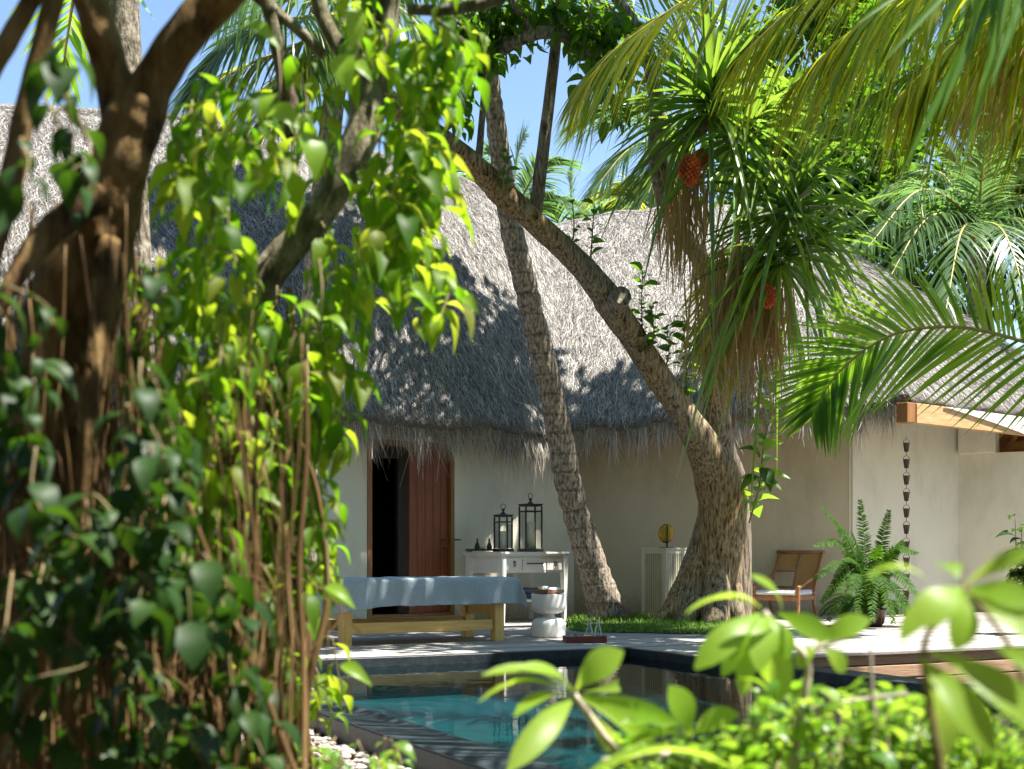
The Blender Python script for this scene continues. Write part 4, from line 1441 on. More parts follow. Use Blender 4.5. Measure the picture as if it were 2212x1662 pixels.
def rosette(c, n, L, ax, spread, w=.075, dr=(.1, .9), name='leaf_rosette', mat='lv_pand', ez=(-.5, 1.)):
    mb = MB()
    ax = nrm(A(ax, float))
    az = np.arange(n) * 2.399
    e = np.linspace(ez[1], ez[0], n) + rng.normal(0, .08, n)
    h = np.stack([np.cos(az), np.sin(az), 0 * az], 1)
    d = nrm(h * np.cos(e * 1.5)[:, None] * spread + ax * np.sin(e * 1.5)[:, None] + rng.normal(0, .2, (n, 3)))
    base = A(c) + d * .05 + ax * (e * .12)[:, None]
    mb.straps(base, d, L * rng.uniform(.75, 1.12, n), w * rng.uniform(.6, 1.2, n), rng.uniform(dr[0], dr[1], n) * np.interp(e, [-.5, 1], [1.2, .5]) * rng.choice([.4, .8, 1.1], n), 9, .45)
    return mb.build(name, [M[mat]], pd)


rosette(W(1535, 225, 13.9), 100, 1.25, (.05, -.1, 1), 1.0, .075, (.05, .9))
rosette(W(1495, 230, 14.3), 44, 1.05, (-.3, 0, 1), 1.0, .06)
rosette(W(1600, 300, 14.1), 56, 1.1, (.5, -.2, .7), 1.0, .065, (.3, 1.1))
rosette(W(1660, 360, 14.2), 50, 1.1, (.5, 0, .7), 1.0, .065, (.2, 1.0))
rosette(W(1705, 455, 14.0), 60, 1.1, (.4, -.1, 1), 1.0, .07, (.1, 1.0))
rosette(W(1690, 560, 14.1), 60, 1.15, (.3, -.2, .5), 1.0, .07, (.6, 1.3), ez=(-.8, .5))
rosette(W(1740, 520, 14.3), 40, 1.05, (.5, -.1, .6), 1.0, .06, (.4, 1.2), ez=(-.6, .7))


def skirt(c, n, L, rad, w=.03, lean=(0, 0, 0)):
    mb = MB()
    b = A(c) + rng.normal(0, 1, (n, 3)) * A([rad, rad, .12])
    d = nrm(A([0, 0, -1.]) + rng.normal(0, .16, (n, 3)) + A(lean))
    mb.straps(b, d, L * rng.uniform(.5, 1.1, n), w * rng.uniform(.5, 1.2, n), 0, 6, .3, up=A([0, -1., .1]))
    return mb.build('dead_leaf_skirt', [M['lv_dead']], pd)


skirt(W(1475, 410, 14.3), 60, 1.1, .12, .02)
skirt(W(1595, 560, 14.4), 140, 1.8, .19, .022, (.0, 0, 0))
skirt(W(1640, 600, 14.4), 90, 1.25, .15, .022)
skirt(W(1500, 350, 14.2), 42, .95, .15, .022, (-.04, 0, 0))
skirt(W(1440, 420, 14.6), 32, .85, .08, .018, (-.03, 0, 0))
skirt(W(1680, 640, 14.2), 30, .8, .12, .022)
for (px, py, D, R_, w_) in ((1490, 368, 13.85, .13, 1), (1516, 342, 14.05, .08, 1), (1658, 640, 13.9, .10, 1)):
    mb = MB()
    n = 130
    i = np.arange(n) + .5
    phi = np.arccos(1 - 2 * i / n); th_ = np.pi * (1 + 5 ** .5) * i
    dirs = np.stack([np.cos(th_) * np.sin(phi), np.sin(th_) * np.sin(phi), np.cos(phi)], 1)
    c = W(px, py, D)
    for d_ in dirs:
        q = c + d_ * R_ * A([.85, .85, 1.2])
        mb.tube([c + d_ * R_ * .6, q, q + d_ * R_ * .10], [R_ * .16, R_ * .15, R_ * .06], 6)
    mb.build('fruit', M['fruit'], pd)
fd_ = thing('hanging_frond', 'yellowing palm frond hanging beside the screw pine trunk over the leaning tree', 'palm frond', W(1600, 530, 14.9))
mb = MB()
frond(mb, [W(1610, 520, 14.9), W(1580, 560, 14.8), W(1550, 640, 14.7), W(1538, 730, 14.7), W(1545, 810, 14.7)], .62, 44, .028, nrm(A([.2, -.9, .3])), .55, 58, 25, .08, .016, .08, 0)
mb.build('leaflets', [M['lv_palm_y'], M['rachis']], fd_)
# climbing shoot with big leaves right of the trunk
cv = thing('climbing_shoot', 'upright shoot with large bright leaves right of the leaning trunk', 'plant', W(1625, 1150, 16.3))
mb = MB()
shoot(mb, [W(1618, 1130, 16.4), W(1640, 1050, 16.2), W(1650, 960, 16.0), W(1672, 860, 15.9), W(1680, 770, 15.9)], .012, .30, 30, OVATE, .55, .1)
mb.build('leaves', [M['lv_shrub'], M['stem']], cv)
mb = MB()
for (a_, b_, w_) in (((1640, 1040), (1690, 1050), 26), ((1640, 1030), (1600, 1050), 28), ((1645, 1010), (1668, 1055), 34), ((1640, 990), (1605, 960), 24)):
    p0, p1 = W(*a_, 16.1), W(*b_, 15.9)
    mb.inst(OVATE, p0[None], (p1 - p0)[None], A([[0, -.6, .8]]), np.linalg.norm(p1 - p0), w_ / FPX * 16, smooth=True)
mb.build('large_leaf', [M['lv_tree']], cv)

# ---------------------------------------------------------------- fern
fern = thing('fern', 'big arching sword fern against the pale wall corner', 'fern', G(1880, 15.9))
fc = G(1880, 15.9, .12)
mb = MB()
mb.lathe([(0, 0), (.12, 0), (.16, .05), (.19, .20), (.195, .22), (.17, .22), (.16, .18), (0, .17)], G(1880, 15.9), 24)
mb.build('pot', M['bronze'], fern)
for (tx, ty, tD, mid) in ((1775, 1098, 15.6, .30), (1858, 1082, 16.0, .12), (1920, 1104, 15.8, .12), (1758, 1178, 15.5, .42), (1982, 1195, 15.6, .40), (1810, 1135, 16.2, .2), (1760, 1250, 15.2, .4), (1790, 1340, 15.0, .45), (1850, 1350, 14.9, .5), (1930, 1345, 15.0, .5), (1985, 1290, 15.2, .4), (1820, 1210, 15.3, .3), (1900, 1180, 15.4, .25), (1945, 1240, 15.3, .35), (1830, 1300, 15.0, .4), (1890, 1260, 15.0, .35), (1775, 1300, 16.0, .4), (1975, 1340, 15.8, .4), (1885, 1340, 14.8, .5), (1800, 1260, 15.7, .45), (1950, 1170, 16.0, .2), (1840, 1150, 15.6, .2)):
    e_ = W(tx, ty, tD)
    m_ = fc * .5 + e_ * .5 + A([0, 0, mid])
    q1 = fc * .8 + m_ * .2 + A([0, 0, .12])
    mb = MB()
    frond(mb, [fc, q1, m_, e_], .13, 80, .019, nrm(A([0, -.6, .8])), .18, 82, 55, .12, .006, .06, 0, 0, 3)
    mb.build('frond', [M['lv_fern']], fern)
for k in range(14):
    az = rng.uniform(0, 6.28); l = rng.uniform(.4, .7)
    h = A([math.cos(az), math.sin(az) * .7, 0])
    mb = MB()
    frond(mb, [fc, fc + h * l * .4 + A([0, 0, .35 * l]), fc + h * l * .8 + A([0, 0, .25 * l]), fc + h * l * 1.05 + A([0, 0, -.15 * l + .1])], .11, 62, .017, None, .18, 82, 55, .12, .005, .06, 0, 0, 3)
    mb.build('frond', [M['lv_fern']], fern)
# glossy plant at the right edge
gp = thing('glossy_plant', 'dark glossy-leaved plant in front of the pale end wall', 'plant', G(2230, 14.5))
mb = MB()
mb.lathe([(0, 0), (.10, 0), (.14, .05), (.16, .22), (.14, .22), (.13, .19), (0, .18)], G(2230, 14.5), 24)
mb.build('pot', M['bronze'], gp)
mb = MB()
for k in range(14):
    x = 2225 + rng.normal(0, 18)
    shoot(mb, [G(2230, 14.5), W(x + 8, 1280, 14.5), W(x, 1100 + rng.uniform(0, 160), 14.4 + rng.normal(0, .15))], .01, .17, 16, OVATE, .6, .5)
mb.build('leaves', [M['lv_dark'], M['stem']], gp)

# ---------------------------------------------------------------- palms on the right
rp = thing('coconut_palm', 'coconut palm at the right whose long green frond arches over the roof corner', 'palm tree', G(2760, 9.6, -.5))
mb = MB()
ptube(mb, [(2760, 1340, 9.6, 130), (2745, 1100, 9.7, 95), (2720, 900, 9.8, 85), (2690, 760, 9.9, 80)], 40, 12, .05)
mb.build('trunk', M['palm_bark'], rp)
mb = MB()
frond(mb, [W(2690, 780, 9.9), W(2480, 800, 10.0), W(2340, 775, 10.1), W(2212, 738, 10.3), W(2080, 708, 10.6), W(1960, 714, 10.9), W(1880, 748, 11.15), W(1820, 796, 11.35), W(1780, 848, 11.5), W(1755, 900, 11.6)], .92, 92, .038, nrm(A([.1, -1., .12])), .12, 68, 28, .1, .022, .035, .0)
mb.build('frond', [M['lv_palm'], M['rachis']], rp)
mb = MB()
frond(mb, [W(2690, 770, 9.9), W(2560, 640, 9.6), W(2420, 600, 9.3), W(2330, 640, 9.1)], .8, 70, .04, nrm(A([0, -.6, .8])), .4, 65, 28, .1, .022, .05, .0)
mb.build('frond', [M['lv_palm'], M['rachis']], rp)

tp_ = thing('coconut_palm', 'tall palm above with yellow sunlit fronds hanging into the top corner', 'palm tree', G(2700, 8.6, -.5))
mb = MB()
ptube(mb, [(2700, 1360, 8.6, 130), (2660, 800, 8.6, 95), (2600, 200, 8.6, 85), (2560, -260, 8.6, 80)], 60, 12, .05)
mb.build('trunk', M['palm_bark'], tp_)
cw = W(2560, -270, 8.6)
for ctrl, L, n, mt_, N_, dr in (
        ([cw, W(2200, -330, 8.9), W(1800, -190, 9.3), W(1500, -10, 9.7), W(1340, 100, 9.9), W(1255, 190, 10.0)], .80, 110, 'lv_palm_y', (0, -.5, .85), .75),
        ([cw, W(2300, -250, 9.4), W(2000, -150, 10.2), W(1750, -10, 10.8), W(1600, 120, 11.0)], .95, 110, 'lv_palm_y', (0, -.5, .85), .85),
        ([cw, W(2400, -160, 8.2), W(2150, -90, 8.2), W(1930, 0, 8.2), W(1790, 110, 8.3)], .80, 110, 'lv_palm_y', (0, -.3, .95), 1.0),
        ([cw, W(2420, -100, 8.6), W(2250, -20, 8.6), W(2080, 80, 8.7), W(1960, 190, 8.8)], .80, 110, 'lv_palm_y', (0, -.3, .95), 1.0),
        ([cw, W(2480, -60, 9.4), W(2350, 20, 9.8), W(2220, 110, 10.0), W(2080, 220, 10.2)], .85, 110, 'lv_palm_y', (0, -.3, .95), 1.0),
        ([cw, W(2500, -40, 10), W(2450, 90, 10.5), W(2330, 190, 10.8), W(2180, 260, 11)], .85, 100, 'lv_palm_y', (0, -.3, .95), 1.0),
        ([cw, W(2350, -220, 9.8), W(2100, -80, 11), W(1850, 60, 11.8), W(1700, 200, 12.2)], 1.0, 110, 'lv_palm_y', (0, -.5, .85), .9),
        ([cw, W(2450, -160, 9.8), W(2330, -120, 11), W(2100, -60, 11.8), W(1900, 40, 12.2)], 1.1, 110, 'lv_palm', (0, -.5, .85), 1.0),
        ([cw, W(2450, -120, 9.8), W(2300, 0, 11), W(2050, 110, 11.8), W(1850, 230, 12.2)], 1.0, 110, 'lv_palm', (0, -.5, .85), .9),
        ([cw, W(2450, -140, 9.4), W(2330, -70, 9.6), W(2220, 10, 9.8), W(2120, 110, 10)], .9, 110, 'lv_dead', (0, -.3, .95), 1.0)):
    mb = MB()
    frond(mb, ctrl, L, n, .034, nrm(A(N_)), dr, 62, 25, .12, .022, .10, .05, seg=5)
    mb.build('frond', [M[mt_], M['rachis']], tp_)
mb = MB()
frond(mb, [cw, W(2350, -150, 9.0), W(2230, 0, 9.1), W(2150, 120, 9.2)], .8, 60, .04, nrm(A([0, -.3, .95])), .9, 62, 30, .1, .02, .14, 0)
mb.build('dead_frond', [M['lv_dead'], M['rachis']], tp_)
np_ = thing('coconut_palm', 'near palm whose blurred broad green leaflets hang in from the top', 'palm tree', G(3300, 4.6, -.5))
mb = MB()
ptube(mb, [(3300, 1550, 4.6, 170), (3200, 600, 4.5, 130), (3050, -300, 4.4, 120)], 40, 12, .05)
mb.build('trunk', M['palm_bark'], np_)
mb = MB()
frond(mb, [W(3050, -320, 4.4), W(2700, -420, 4.4), W(2400, -330, 4.3), W(2230, -190, 4.3), W(2120, -80, 4.3)], .52, 15, .032, nrm(A([0, -.4, .9])), .9, 60, 35, .1, .015, .12, 0)
mb.build('frond', [M['lv_palm'], M['rachis']], np_)

npc = W(3050, -320, 4.4)  # fronds above the view, added to dapple the pool with shade
for e_ in ((.9, 7.8, 4.9), (3.2, 8.2, 5.2), (2.2, 8.0, 5.3), (.3, 6.6, 4.7), (1.4, 8.5, 5.4), (2.8, 6.6, 5.0), (4.4, 7.6, 5.1)):
    e_ = A(e_)
    mb = MB()
    frond(mb, [npc, npc * .66 + e_ * .34 + A([0, 0, .75]), npc * .33 + e_ * .67 + A([0, 0, .6]), e_], .75, 56, .042, None, .45, 62, 28, .12, .02, .08, 0)
    mb.build('frond', [M['lv_palm'], M['rachis']], np_)
mb = MB()
for (bx, by, tx, ty, w_) in ((2190, -80, 1962, 350, .034), (2170, -90, 2040, 240, .034), (2200, -80, 2090, 330, .030), (2120, -90, 1930, 130, .030), (2240, -80, 2150, 180, .034), (2080, -90, 1870, 60, .026)):
    b_, e_ = W(bx, by, 4.3), W(tx, ty, 4.2)
    mb.straps(b_[None], (e_ - b_ + A([0, 0, .06]))[None], np.linalg.norm(e_ - b_), w_, .08, 8, .35, up=A([0, -1., .2]))
mb.build('leaflets', M['lv_palm'], np_)

bp = thing('coconut_palm', 'young coconut palm with a yellow-stemmed crown behind the roof end', 'palm tree', G(2110, 23, -.5))
mb = MB()
ptube(mb, [(2110, 1260, 23, 50), (2108, 800, 23, 40), (2110, 540, 23, 40)], 30, 10, .05)
mb.build('trunk', M['palm_bark'], bp)
bc = W(2110, 545, 23)
for tx, ty, D, up_ in ((1800, 560, 22, .9), (1830, 480, 23, 1.2), (1960, 400, 24, 1.0), (2050, 330, 23, .6), (2130, 300, 22, .3), (2200, 350, 23, .9), (2330, 400, 23, 1.2), (2380, 520, 23, 1.2), (1900, 640, 21, 1.2), (2040, 690, 20.5, 1.1), (2230, 690, 20.5, 1.1), (1870, 540, 21, 1.3), (2330, 640, 22, 1.1)):
    e_ = W(tx, ty, D)
    m_ = bc * .45 + e_ * .55 + A([0, 0, up_ * .75])
    mb = MB()
    frond(mb, [bc, bc * .75 + m_ * .25 + A([0, 0, up_ * .35]), m_, e_], .85, 66, .04, None, .45, 60, 25, .18, .035, .07, .05)
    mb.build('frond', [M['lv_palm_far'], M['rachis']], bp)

# dense dark trees beyond
for i, (px, py, D, R_, lab) in enumerate(((1960, 480, 30, 3.2, 'dense dark tree behind the young palm, beyond the roof end'), (2290, 420, 29, 3.4, 'dense dark tree at the right edge beyond the villa'), (1760, 330, 31, 2.8, 'dense dark tree behind the screw pine rosettes'), (2120, 180, 32, 3.2, 'tall dark tree crown behind the hanging yellow fronds'), (2290, 0, 33, 3.4, 'tallest dark tree crown, in the top right corner behind the fronds'), (1800, 60, 34, 2.9, 'dark tree crown behind the upper screw pine leaves'))):
    t = thing('broadleaf_tree', lab, 'tree', G(px, D, -.5), 0, 'dense trees beyond the villa')
    mb = MB()
    ptube(mb, [(px, 1240, D, 40), (px + 10, 800, D, 32), (px, py + 60, D, 20)], 20, 8, .06)
    mb.build('trunk', M['bark'], t)
    mb = MB()
    c = W(px, py, D)
    for k in range(34):
        cc = c + randdir(1)[0] * R_ * A([1, .8, .95]) * rng.uniform(.2, .95)
        cloud(mb, cc, R_ * .28, 90, .34, SIMPLE, .5, .3, .3)
    mb.build('crown', [M['lv_tree']], t)
    # lower drooping foliage
# palms far behind the roof against the sky
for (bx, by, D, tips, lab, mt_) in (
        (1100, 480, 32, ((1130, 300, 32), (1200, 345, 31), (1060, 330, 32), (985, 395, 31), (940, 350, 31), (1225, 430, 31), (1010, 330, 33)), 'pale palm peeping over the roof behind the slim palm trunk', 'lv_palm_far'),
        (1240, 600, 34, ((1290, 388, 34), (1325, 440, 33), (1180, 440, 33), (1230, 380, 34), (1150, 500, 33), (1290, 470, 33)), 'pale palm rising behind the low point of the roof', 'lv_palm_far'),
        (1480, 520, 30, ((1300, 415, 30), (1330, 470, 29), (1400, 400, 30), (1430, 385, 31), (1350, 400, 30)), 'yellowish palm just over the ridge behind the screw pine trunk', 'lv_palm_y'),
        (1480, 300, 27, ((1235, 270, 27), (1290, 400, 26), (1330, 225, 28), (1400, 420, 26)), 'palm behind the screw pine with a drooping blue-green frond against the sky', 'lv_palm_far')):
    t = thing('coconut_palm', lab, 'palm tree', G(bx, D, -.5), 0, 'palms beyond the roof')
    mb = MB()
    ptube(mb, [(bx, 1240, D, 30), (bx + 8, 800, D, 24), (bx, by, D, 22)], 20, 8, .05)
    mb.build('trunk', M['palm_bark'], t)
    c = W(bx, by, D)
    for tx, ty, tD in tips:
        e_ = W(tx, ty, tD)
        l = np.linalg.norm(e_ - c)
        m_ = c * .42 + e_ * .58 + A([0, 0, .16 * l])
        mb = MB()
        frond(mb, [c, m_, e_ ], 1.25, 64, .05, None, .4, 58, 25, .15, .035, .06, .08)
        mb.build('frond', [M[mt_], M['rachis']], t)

# palm at upper left
lp = thing('coconut_palm', 'coconut palm trunk rising behind the forked tree', 'palm tree', G(300, 8.0, -.5))
mb = MB()
ptube(mb, [(318, 1380, 8, 110), (300, 900, 8, 80), (285, 400, 8, 66), (268, 40, 8, 64), (250, -300, 8, 60)], 80, 14, .05)
mb.build('trunk', M['palm_bark'], lp)
palm_crown(lp, W(250, -300, 8), 7, 3.0, .7, .04, (50, 10), None, 45, 11, sag=.4, azr=(1.5, 5.5))
lq = thing('coconut_palm', 'palm with grey-green fronds drooping over the left roof', 'palm tree', G(900, 11, -.5))
mb = MB()
ptube(mb, [(640, 1380, 11.3, 80), (660, 900, 11.3, 60), (700, 400, 11.2, 50), (745, 40, 11.1, 46)], 60, 12, .05)
mb.build('trunk', M['palm_bark'], lq)
cq = W(745, 30, 11.1)
for ctrl, mt_ in (([cq, W(660, 90, 10.9), W(560, 130, 10.8), W(480, 170, 10.7), W(428, 235, 10.6)], 'lv_palm_y'), ([cq, W(640, 40, 10.6), W(540, 70, 10.4), W(460, 130, 10.3), W(405, 215, 10.2)], 'lv_palm_far'),
                  ([cq, W(680, 110, 11.4), W(600, 170, 11.4), W(520, 230, 11.4), W(470, 300, 11.4)], 'lv_palm_y'), ([cq, W(680, 130, 10.9), W(630, 190, 10.8), W(600, 250, 10.7)], 'lv_palm_far'),
                  ([cq, W(660, -40, 10.6), W(560, -30, 10.3), W(470, 40, 10.1)], 'lv_palm_far'), ([cq, W(820, 0, 11), W(900, 50, 11), W(960, 150, 11)], 'lv_palm_far'), ([cq, W(720, -100, 11.4), W(660, -160, 11.8), W(560, -150, 12)], 'lv_palm_far')):
    mb = MB()
    frond(mb, ctrl, .55, 70, .032, nrm(A([0, -.4, .9])), .55, 62, 25, .1, .018, .06, .05)
    mb.build('frond', [M[mt_], M['rachis']], lq)

# ---------------------------------------------------------------- near left: forked banyan with aerial roots
ban = thing('banyan_tree', 'dark forked banyan at the left edge with a curtain of hanging roots', 'tree', G(120, 3.3, -.5))
mb = MB()
ptube(mb, [(300, 215, 3.25, 118), (282, 270, 3.25, 130), (258, 360, 3.25, 120), (225, 470, 3.28, 150), (180, 600, 3.3, 190), (140, 760, 3.35, 200), (120, 950, 3.4, 190), (110, 1250, 3.45, 190), (100, 1480, 3.5, 210), (95, 1760, 3.5, 250)], 80, 18, .10)
mb.build('trunk', M['bark_gold'], ban)
for pts in ([(275, 290, 3.25, 100), (245, 170, 3.25, 84), (212, 60, 3.22, 78), (180, -60, 3.2, 74), (130, -260, 3.1, 64)], [(290, 290, 3.25, 110), (335, 170, 3.25, 96), (400, 75, 3.22, 88), (470, 0, 3.2, 84), (600, -130, 3.1, 74), (760, -260, 3.0, 60)],
            [(-40, 620, 3.0, 52), (15, 420, 3.05, 50), (55, 240, 3.1, 48), (95, 80, 3.1, 44), (135, -80, 3.1, 42)], [(-60, 230, 3.0, 44), (10, 100, 3.0, 42), (75, -10, 3.0, 40), (130, -120, 3.0, 40)],
            [(215, 420, 3.15, 80), (130, 480, 3.1, 66), (60, 560, 3.05, 50), (10, 640, 3.0, 40), (-40, 740, 3.0, 36)], [(230, 520, 3.2, 60), (215, 700, 3.15, 44), (190, 900, 3.1, 34), (170, 1200, 3.1, 30), (150, 1700, 3.1, 30)]):
    mb = MB(); ptube(mb, pts, 40, 12, .09); mb.build('branch', M['bark_gold'], ban)
r2 = np.random.default_rng(21)
roots = []
for k in range(260):
    if k < 140:
        x0_ = r2.uniform(-20, 330); y0_ = r2.uniform(430, 1000)
    else:
        x0_ = r2.uniform(250, 660); y0_ = r2.uniform(620, 1250)
    D = r2.uniform(2.9, 4.2)
    w_ = r2.choice([3, 5, 7, 10, 15], p=[.38, .3, .18, .10, .04])
    x1_ = x0_ + r2.normal(0, 40) + (-.12 * (x0_ - 200) if k < 150 else -.05 * (x0_ - 450))
    xm = (x0_ + x1_) / 2 + r2.normal(0, 16)
    roots.append(([(x0_ + r2.normal(0, 25), y0_, D, w_ * .35), ((x0_ + xm) / 2 + r2.normal(0, 12), y0_ + (1700 - y0_) * .22, D, w_ * .8), (xm + r2.normal(0, 8), y0_ + (1700 - y0_) * .5, D + r2.normal(0, .05), w_), ((xm + x1_) / 2 + r2.normal(0, 12), y0_ + (1700 - y0_) * .75, D, w_ * r2.uniform(.8, 1.3)), (x1_, 1700 + 150, D + r2.normal(0, .1), w_)], w_))
for k in range(46):
    x0_ = r2.uniform(0, 640); y0_ = r2.uniform(560, 1000) if x0_ > 250 else r2.uniform(450, 800)
    D = r2.uniform(4.2, 4.55); w_ = r2.uniform(16, 40)
    x1_ = x0_ + r2.normal(0, 70)
    roots.append(([(x0_, y0_, D, w_ * .3), (x0_ + r2.normal(0, 25), y0_ + 160, D, w_ * .8), ((x0_ + x1_) / 2 + r2.normal(0, 35), 1280, D, w_), (x1_, 1800, D, w_)], w_))
for k in range(60):
    x0_ = r2.uniform(40, 600); y0_ = r2.uniform(700, 1500); D = r2.uniform(3.0, 4.2); w_ = r2.uniform(3, 7)
    roots.append(([(x0_, y0_, D, w_), (x0_ + r2.normal(0, 60), y0_ + 90, D, w_), (x0_ + r2.normal(0, 110), y0_ + 220, D + .1, w_), (x0_ + r2.normal(0, 140), y0_ + 420, D, w_ * .7)], w_))
roots.sort(key=lambda q: -q[1])
mbr = MB()
for k, (pts, w_) in enumerate(roots):
    if k < 90:
        mb = MB(); ptube(mb, pts, 22, 6, .08); mb.build('aerial_root', M['root'], ban)
    else:
        ptube(mbr, pts, 18, 5, .08)
tag(mbr.build('fine_roots', M['root'], ban), kind='stuff')
mb = MB()
for k in range(46):
    c = A([rng.uniform(-3.2, .2), rng.uniform(1.5, 5.0), rng.uniform(3.0, 4.6)])
    cloud(mb, c, (.5, .5, .3), 70, .12, SIMPLE, .6, .1, .4)
mb.build('crown', [M['lv_tree']], ban)

# second, mossy trunk behind the vines
ms_ = thing('mossy_tree', 'curved mossy grey tree wrapped in vines, second trunk from the left', 'tree', G(600, 4.6, -.5))
mb = MB()
ptube(mb, [(835, -160, 4.7, 96), (818, 0, 4.7, 92), (812, 110, 4.7, 88), (795, 240, 4.65, 80), (765, 330, 4.6, 76), (712, 430, 4.6, 66), (640, 520, 4.6, 74), (575, 605, 4.6, 80), (545, 720, 4.6, 82), (560, 900, 4.6, 74), (585, 1200, 4.6, 70), (600, 1480, 4.6, 72), (600, 1760, 4.6, 90)], 110, 14, .10)
mb.build('trunk', M['bark_moss'], ms_)
for pts in ([(560, 660, 4.4, 34), (582, 760, 4.4, 30), (594, 950, 4.4, 26), (600, 1300, 4.4, 26), (612, 1700, 4.4, 26)], [(640, 300, 4.9, 40), (600, 100, 4.9, 36), (690, 60, 4.9, 26), (560, -60, 4.9, 30)][:2] + [(560, -80, 4.9, 30)], [(880, 20, 4.4, 26), (960, 22, 4.4, 24), (1040, 8, 4.4, 26), (1120, -20, 4.4, 28)],
            [(700, 120, 4.9, 24), (650, 70, 4.9, 24), (600, 30, 4.9, 24), (540, -20, 4.9, 24)], [(780, 300, 4.7, 40), (760, 160, 4.8, 34), (700, 40, 4.9, 34), (670, -60, 4.9, 34)]):
    mb = MB(); ptube(mb, pts, 30, 10, .08); mb.build('branch', M['bark_moss'], ms_)


# vines: hanging leafy shoots placed where the photograph shows foliage
def vine(name, label, regions, mat, Dr, Lr, wr, seed, base, down=.55, tpl=LANCE):
    global rng
    keep = rng
    rng = np.random.default_rng(seed)
    t = thing(name, label, 'vine', base)
    mb = MB()
    for (x, y, rx, ry, ns, nl) in regions:
        for k in range(ns):
            px, py = x + rng.uniform(-1, 1) * rx, y + rng.uniform(-1, 1) * ry
            D = rng.uniform(*Dr)
            h = rng.uniform(70, 190)
            a_ = W(px, py - h / 2, D)
            b_ = W(px + rng.normal(14, 34), py + h / 2, D + rng.normal(0, .12))
            m_ = (a_ + b_) / 2 + rng.normal(0, .03, 3)
            shoot(mb, [a_, m_, b_], .003, rng.uniform(*Lr), nl, tpl, wr, down)
    mb.build('leaves', [M[mat], M['stem']], t)
    rng = keep


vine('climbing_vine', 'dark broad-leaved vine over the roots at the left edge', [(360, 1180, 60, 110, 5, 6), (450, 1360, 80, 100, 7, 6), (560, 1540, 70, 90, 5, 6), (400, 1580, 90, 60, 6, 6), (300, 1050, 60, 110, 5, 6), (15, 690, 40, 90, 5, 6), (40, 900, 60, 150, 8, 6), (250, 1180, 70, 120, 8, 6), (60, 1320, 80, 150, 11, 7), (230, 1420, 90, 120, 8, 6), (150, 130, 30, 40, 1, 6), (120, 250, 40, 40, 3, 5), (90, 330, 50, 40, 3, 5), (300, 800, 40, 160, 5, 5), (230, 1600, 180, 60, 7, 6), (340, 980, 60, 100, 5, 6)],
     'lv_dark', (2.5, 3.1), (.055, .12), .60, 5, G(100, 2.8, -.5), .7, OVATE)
vine('climbing_vine', 'bright green vine hanging in sprays over the middle of the roof', [(420, 230, 50, 70, 5, 7), (470, 290, 60, 40, 3, 7), (580, 215, 70, 40, 3, 6), (380, 400, 60, 80, 5, 7), (500, 350, 60, 50, 3, 7), (420, 520, 80, 70, 6, 7), (370, 680, 80, 110, 10, 8), (410, 860, 90, 110, 15, 8), (330, 1000, 70, 110, 8, 7), (480, 720, 70, 80, 7, 7), (440, 1080, 90, 120, 9, 7), (400, 1300, 110, 110, 7, 6), (380, 1500, 130, 80, 5, 6)],
     'lv_vine', (3.2, 4.0), (.085, .125), .46, 6, G(430, 3.6, -.5), .5)
vine('climbing_vine', 'yellow-green vine spilling right from the mossy trunk to the door', [(560, 1080, 70, 120, 9, 9), (480, 1220, 80, 120, 9, 9), (590, 1220, 60, 120, 8, 9), (520, 1400, 90, 110, 9, 8), (430, 960, 80, 100, 8, 8), (600, 1420, 60, 100, 6, 8), (540, 860, 70, 90, 7, 8), (555, 1080, 50, 120, 10, 8), (540, 1220, 60, 120, 9, 8), (575, 1180, 50, 120, 9, 8), (560, 1400, 80, 100, 8, 7), (480, 980, 70, 100, 8, 8), (555, 820, 50, 90, 9, 8), (600, 200, 40, 40, 2, 7), (700, 210, 50, 60, 3, 7), (730, 80, 60, 60, 5, 8), (690, 320, 50, 50, 3, 7), (870, 230, 50, 150, 15, 9), (890, 400, 50, 70, 10, 9), (830, 470, 60, 90, 10, 9), (760, 590, 70, 50, 7, 9), (840, 580, 70, 60, 5, 9), (900, 80, 80, 80, 15, 9), (715, 690, 40, 70, 7, 9), (595, 740, 60, 80, 15, 9), (675, 880, 35, 100, 14, 9), (605, 980, 50, 100, 14, 9), (655, 1130, 25, 110, 9, 8), (570, 930, 60, 110, 8, 8), (595, 1300, 40, 90, 7, 7), (615, 1490, 50, 80, 4, 6), (705, 1470, 20, 15, 1, 5), (930, 610, 40, 20, 2, 6)],
     'lv_vine', (3.8, 5.0), (.09, .13), .44, 8, G(700, 4.4, -.5), .4)
vine('low_creeper', 'low bright creeper at the foot of the roots beside the pebbles', [(720, 1690, 70, 20, 7, 9), (840, 1680, 35, 20, 5, 8), (640, 1690, 60, 20, 7, 8)], 'lv_shrub', (3.0, 3.5), (.045, .065), .6, 9, G(760, 3.2, -.5), .1, OVATE)
bl = thing('climbing_vine', 'few large sunlit vine leaves hanging singly in front of the green vine', 'vine', W(760, 0, 3.4))
mb = MB()
